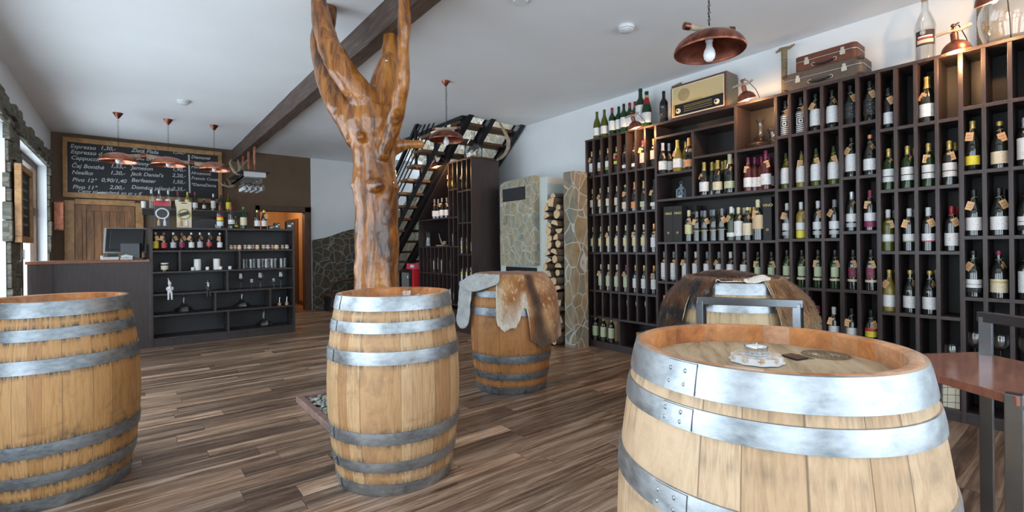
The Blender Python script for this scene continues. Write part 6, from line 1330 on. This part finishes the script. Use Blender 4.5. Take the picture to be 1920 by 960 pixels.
for u, w, h, lab in ((509, .07, .045, 'small black carton lying left of the others on the bar'), (519, .07, .085, 'black carton with white marks on the bar shelving'), (543, .10, .11, 'black menu holder at the right end of the bar shelving')):
    x, y, zz = bpos(u, TZ, .1); m = MB(); m.box((-w/2, -.05, 0), (w/2, .05, h)); o = m.build('carton', BLACKP, None, bevel=.002, loc=(x, y, TZ+.0005)); m = MB(); m.box((-w*.35, -.0512, h*.3), (w*.1, -.0502, h*.55)); m.box((w*.15, -.0512, h*.65), (w*.4, -.0502, h*.8)); m.build('printed_mark', WHITEP, o); tag(o, lab, 'box')
# till, card reader, white box on the counter
t = thing('till_monitor', 'black till monitor seen from behind on the bar counter', 'monitor', (-.05, 7.62, 1.082)); 
T_ = Matrix.Rotation(math.radians(-14), 3, 'X') 
def tb(nm, a, b, mt, rot=True, bev=.004):
    m = MB(); m.box(a, b); m.v = [(T_ @ v if rot else v) for v in m.v]; m.v = [Matrix.Rotation(math.radians(-12), 3, 'Z') @ v for v in m.v]; m.build(nm, mt, t, bevel=bev)
tb('monitor_shell', (-.19, -.03, .10), (.20, .0, .39), BLACKP); tb('rear_housing', (-.14, -.055, .12), (.19, -.03, .36), BLACKP); tb('bezel', (-.215, .0, .085), (.205, .018, .405), GREYP); tb('stand', (-.02, -.09, .0), (.17, .02, .20), BLACKP, False); tb('base', (-.06, -.12, .0), (.20, .10, .02), BLACKP, False)
t = thing('card_reader', 'white card terminal with dark green screen on the counter', 'card reader', (aty(208, 480, 7.5).x, 7.5, 1.082)); m = MB(); m.box((-.075, -.05, 0), (.075, .09, .035)); m.box((-.095, -.03, 0), (-.07, .05, .055)); m.build('body', WHITEP, t, bevel=.006); m = MB(); m.obox((.015, -.01, .045), ((1, 0, 0), (0, .7, .7), (0, -.7, .7)), (.10, .06, .02)); m.build('screen', flat('dark_green_screen', (.02, .05, .04), .2), t, bevel=.003)
m = MB(); m.box((-.06, -.05, 0), (.06, .05, .022)); m.tube([(-.05, 0, .03), (0, 0, .045), (.06, 0, .03)], .018, 8); o = m.build('telephone', WHITEP, None, bevel=0, loc=(aty(237, 480, 7.5).x, 7.5, 1.0825)); tag(o, 'white telephone handset lying between card terminal and till', 'telephone')
# back shelf, espresso machine
t = thing('wall_shelf', 'dark wall shelf with liquor bottles under the chalkboard', 'shelf', (.85, 9.60, 0)); m = MB(); m.box((-.69, -.14, 1.835), (.78, .195, 1.86)); m.build('shelf_board', SHELF, t, bevel=.002); m = MB(); m.box((-.69, -.12, 1.75), (.78, -.10, 1.835)); m.build('front_panel', SHELFB, t)
def wb(u, kind, glass, cap, lab, desc, s=1., X=9.58):
    q = aty(u, 390, X); b = bottle((q.x, X, 1.8605), desc, kind, glass, cap, lab, 'x', 'liquor bottles on the wall shelf', False, rot=FCR, scale=s); b['label'] = desc
m = MB(); m.lathe([(0, 0), (.03, 0), (.036, .11), (.034, .11), (.028, .006), (0, .006)], 18); tag(m.build('paper_cup', WHITEP, None, 50, loc=(aty(269.5, 390, 9.58).x, 9.58, 1.8605)), 'white cup at the left end of the wall shelf', 'cup')
for u, k, g, c, l, d, s in ((284, B_, 'clear', 'white', 'N', 'clear bottle without label, first on the wall shelf', 1.), (298.5, B_, 'clear', 'silver', 'W', 'clear bottle with white label, second on the wall shelf', 1.), (315.6, B_, 'clear', 'white', 'W', 'clear bottle with white label, third on the wall shelf', 1.), (333.6, B_, 'clear', 'red', 'WO', 'clear bottle with bright red cap on the wall shelf', 1.02), (351.8, B_, 'yellow', 'gold', 'CR', 'golden brown liquor bottle behind the cream gift pack', .98), (366, B_, 'dark', 'wine', 'LW', 'dark bottle with low white label and red neck, wall shelf', 1.), (382.7, 'beer', 'brown', 'grey', 'WB', 'short round brown liquor bottle on the wall shelf', .85), (400, B_, 'dark', 'silver', 'BW', 'dark bottle with broad white label and silver cap, wall shelf', .95), (414, B_, 'dark', 'black', 'SC', 'dark bottle with black label near the right, wall shelf', .9), (428.5, U, 'olive', 'wine', 'YB', 'bottle with yellow label and dark cap, right end of wall shelf', 1.)):
    wb(u, k, g, c, l, d, s)
t = thing('back_counter', 'dark back counter behind the bar shelving', 'counter', (.9, 9.5, 0)); m = MB(); m.box((-.72, -.22, 0), (.80, .29, 1.25)); m.build('body', SHELFB, t, bevel=.004); m = MB(); m.box((-.74, -.24, 1.25), (.82, .295, 1.28)); m.build('worktop', BLACKP, t, bevel=.003)
q = aty(385, 410, 9.45); t = thing('espresso_machine', 'black espresso machine with rounded top behind the bar', 'coffee machine', (q.x, 9.45, 1.281)); m = MB(); m.prism([(-.22, 0), (.22, 0), (.24, .28), (.20, .38), (.10, .43), (-.10, .43), (-.20, .38), (-.24, .28)], .36, (0, .18, 0), (1, 0, 0), (0, 0, 1)); m.build('housing', BLACKP, t, bevel=.012)
m = MB(); m.box((-.2, -.20, .20), (.2, -.17, .24)); m.build('front_bar', CHROME, t); m = MB(); m.tube([(.12, -.2, .32), (.13, -.24, .26)], .012, 8); m.build('steam_knob', CHROME, t)
q = aty(275, 430, 7.75); m = MB(); m.box((-.08, -.04, 0), (.08, .04, .30)); t = m.build('paper_roll_box', flat('pale_green_card', (.56, .62, .48), .6), None, bevel=.003, loc=(q.x-.01, 7.98, 1.24)); bpy.data.objects.remove(t)
# chalkboard menu
BX0, BX1, BZ0, BZ1 = -.77, 1.275, 2.0, 2.90; YBd = 9.74
t = thing('chalkboard_menu', 'big framed chalkboard price list on the brown far wall', 'chalkboard', (.25, YBd, 2.45))
o_ = (.25, YBd, 2.45); m = MB(); m.box((BX0+.04-.25, .005, BZ0+.04-2.45), (BX1-.04-.25, .055, BZ1-.04-2.45)); m.build('board', CHALKB, t)
for a, b in (((BX0, BZ0), (BX1, BZ0+.075)), ((BX0, BZ1-.07), (BX1, BZ1)), ((BX0, BZ0+.075), (BX0+.055, BZ1-.07)), ((BX1-.055, BZ0+.075), (BX1, BZ1-.07))): m = MB(); m.box((a[0]-.25, -.02, a[1]-2.45), (b[0]-.25, .058, b[1]-2.45)); m.build('frame_strip', FRAMEW, t, bevel=.004)
def chalk(u, v, s, size=.082):
    q = aty(120+u/6, 250+v/6, YBd)-Vector(o_); text_mesh('chalk_writing', s, size, CHALK, (q.x, .005, q.z), (1, 0, 0), (0, 0, 1), t, .001, .25)
for v, s, pr, pu in ((160, 'Espresso', '1,30,-', 405), (222, 'Espresso d.', '', 0), (290, 'Cappuccino', '', 0), (380, 'Čaj Bonthé', '1,55,-', 520), (455, 'Nealko', '1,20,-', 515), (538, 'Pivo 12°', '0,90/1,40', 415), (620, 'Pivo 11°', '2,00,-', 510)):
    chalk(66+(v-160)*.06, v, s); 
    if pr: chalk(pu, v+(20 if pu < 410 else 4), pr)
chalk(150, 665, 'Ceny sú uvedené en gr v €', .07)
for v, s, pr in ((205, 'Zlatá Flaša', '1,50,-'), (290, 'Gold of Ma.', ''), (350, 'Johnny', ''), (402, 'Jameson', '1,90,-'), (470, "Jack Daniel's", '2,20,-'), (542, 'Berfeater', '1,50,-'), (622, 'Domáca pálenka', '2,35,-')):
    chalk(755, v, s); 
    if pr: chalk(1215, v+18, pr)
for v, s in ((270, 'Diamanté'), (380, 'Porto'), (450, 'Hroznová'), (508, 'Francis Conery'), (580, '*DamaDama')): chalk(1430, v+8, s, .07)
a, b = aty(354, 290, YBd)-Vector(o_), aty(356, 362, YBd)-Vector(o_); m = MB(); m.bar((a.x, .003, a.z), (b.x, .003, b.z), .022, .003, up=(0, 1, 0)); m.build('chalk_line', CHALK, t)
q = aty(190, 363, YBd); m = MB(); m.box((-.05, -.012, 0), (.05, .012, .02)); tag(m.build('chalk_piece', CHALK, None, loc=(q.x, YBd-.005, BZ0+.076)), 'white chalk lying on the lower frame of the chalkboard', 'chalk')
# rustic door under the board
DX0, DX1, DZ = -.70, .13, 1.955
m = MB(); n = 7
for k in range(n): a = DX0+.10+(DX1-DX0-.20)*k/n; b = DX0+.10+(DX1-DX0-.20)*(k+1)/n; m.box((a+.002, YF-.045, 0), (b-.002, YF-.005, DZ-.10))
d = struct(m.build('door_1', RUST, bevel=.003)); 
for a, b in (((DX0+.06, 0), (DX0+.14, DZ-.06)), ((DX1-.14, 0), (DX1-.06, DZ-.06)), ((DX0+.14, DZ-.15), (DX1-.14, DZ-.06)), ((DX0+.14, .9), (DX1-.14, 1.0))): m = MB(); m.box((a[0], YF-.06, a[1]), (b[0], YF-.045, b[1])); m.build('door_rail', RUST, d, bevel=.003)
m = MB(); m.bar((DX1-.12, YF-.06, 1.0), (DX1-.12, YF-.10, 1.0), .02); m.bar((DX1-.12, YF-.10, 1.0), (DX1-.22, YF-.10, 1.0), .018); m.build('door_handle', BLACKM, d)
m = MB(); m.box((DX0-.06, YF-.05, 0), (DX0+.055, YF, DZ+.0)); m.box((DX1-.055, YF-.05, 0), (DX1+.05, YF, DZ+.0)); m.box((DX0+.055, YF-.05, DZ-.055), (DX1-.055, YF, DZ+.03)); struct(m.build('trim_6', FRAMEW, bevel=.004))
m = MB(); m.box((-.05, -.05, -.2), (.055, .06, .2)); t = m.build('copper_wall_box', COPPERB, None, bevel=.004, loc=(-.815, YF-.061, 1.715)); tag(t, 'tall copper box mounted on the brown wall beside the rustic door', 'wall lamp'); m = MB(); m.box((-.06, -.055, -.215), (.06, .06, -.2)); m.build('edge_strip', COPPER, t); m = MB(); m.box((-.06, -.055, .2), (.06, .06, .212)); m.build('edge_strip', COPPER, t)
# framed slate on the stone pier by the windows
t = thing('slate_menu', 'narrow framed slate board hanging on the stone pier by the windows', 'chalkboard', (-.83, 6.80, 1.655)); hw, hh = .35, .375
for a, b in (((-hw, -hh), (hw, -hh+.06)), ((-hw, hh-.06), (hw, hh)), ((-hw, -hh+.06), (-hw+.06, hh-.06)), ((hw-.06, -hh+.06), (hw, hh-.06))): m = MB(); m.box((-.015, a[0], a[1]), (.035, b[0], b[1])); m.build('frame_strip', FRAMEW, t, bevel=.004)
m = MB(); m.box((-.01, -hw+.05, -hh+.05), (.012, hw-.05, hh-.05)); m.build('slate', CHALKB, t)
for k in range(6): m = MB(); m.box((.0125, -.2+.03*(k % 2), .22-k*.085), (.0135, .12+.02*(k % 3), .245-k*.085)); m.build('chalk_line', flat('smudged_chalk', (.16, .17, .18), .9), t)
# ------------------------------------------------------------------ hanging glass rack with antlers
q = aty(457, 330, 8.12); GX0 = q.x; GX1 = aty(499, 335, 8.12).x; GY1 = 9.25; gz = 2.335
t = thing('glass_rack', 'hanging steel glass rack on copper rods below the ceiling beam', 'glass rack', (1.50, 8.6, gz)); 
m = MB(); m.box((GX0-.04-1.5, 8.12-.04-8.6, .03), (GX1+.05-1.5, GY1-8.6, .045)); m.build('top_plate', BLACKM, t, bevel=.002)
m = MB(); m.box((GX0-1.5, -.48, -.045), (GX1-1.5, -.465, .03)); m.box((GX1-.015-1.5, -.465, -.045), (GX1-1.5, GY1-8.62, .03)); m.build('front_plate', CHROME, t, bevel=.001)
for k in range(10): m = MB(); y = -.40+k*.105; m.box((GX0-1.5, y, -.05), (GX1-.02-1.5, y+.045, -.03)); m.box((GX0-1.5, y, -.05), (GX0-1.485, y+.045, .03)); m.build('glass_channel', CHROME, t)
for y in (8.25, 8.72, 9.2):
    m = MB(); m.tube([(.015, y-8.6, .04), (.015, y-8.6, .18)], .006, 8); m.tube([(.015, y-8.6, .16), (.012, y-8.6, .30), (.018, y-8.6, 2.775-gz)], .019, 10); m.build('copper_rod', COPPERB, t, smooth=50)
gi = 0
for j in range(4):
    for k in range(4):
        x = GX0+.03+(GX1-GX0-.08)*k/3.; y = 8.19+j*.115; glassware('wine', 'wine_glass', (x, y, gz-.03), 'stemmed glass hanging upside down, %s row, %s from left' % (('front', 'second', 'third', 'rear')[j], JW[k]), 'glasses hanging from the rack over the bar', 1., (PI, 0, 0))
def antler(name, lab, pts, tines):
    m = MB(); m.tube(pts[0], pts[1], 10)
    for a, r in tines: m.tube(a, r, 8)
    tag(m.build(name, ANTLER, None, True), lab, 'antler')
A_ = lambda u, v, y=8.5: tuple(aty(u, v, y))
antler('antler', 'curved pale antler lying on top of the hanging glass rack', ([A_(447, 326), A_(440, 322), A_(434, 313), A_(431, 305), A_(434, 299)], [.03, .026, .022, .016, .008]), [([A_(448, 325), A_(450, 315), A_(447, 306), A_(446, 299)], [.034, .028, .018, .008]), ([A_(450, 320), A_(455, 310), A_(464, 300)], [.026, .018, .007]), ([A_(446, 325.5), A_(462, 324), A_(478, 323), A_(489, 321)], [.03, .022, .016, .007])])
antler('antler', 'dark antler mounted on the wall beside the chalkboard frame', ([A_(437, 349, 9.7), A_(428, 350, 9.7), A_(418, 347, 9.7), A_(412, 340, 9.7)], [.03, .024, .016, .006]), [([A_(432, 349, 9.75), A_(430, 340, 9.7), A_(425, 335, 9.66)], [.02, .014, .005]), ([A_(424, 349, 9.72), A_(420, 341, 9.66)], [.014, .005]), ([A_(437, 349, 9.7), A_(439, 349, 9.79)], [.03, .04])])
# small things on the camera side shelf floor (bottom compartments): nothing else shows
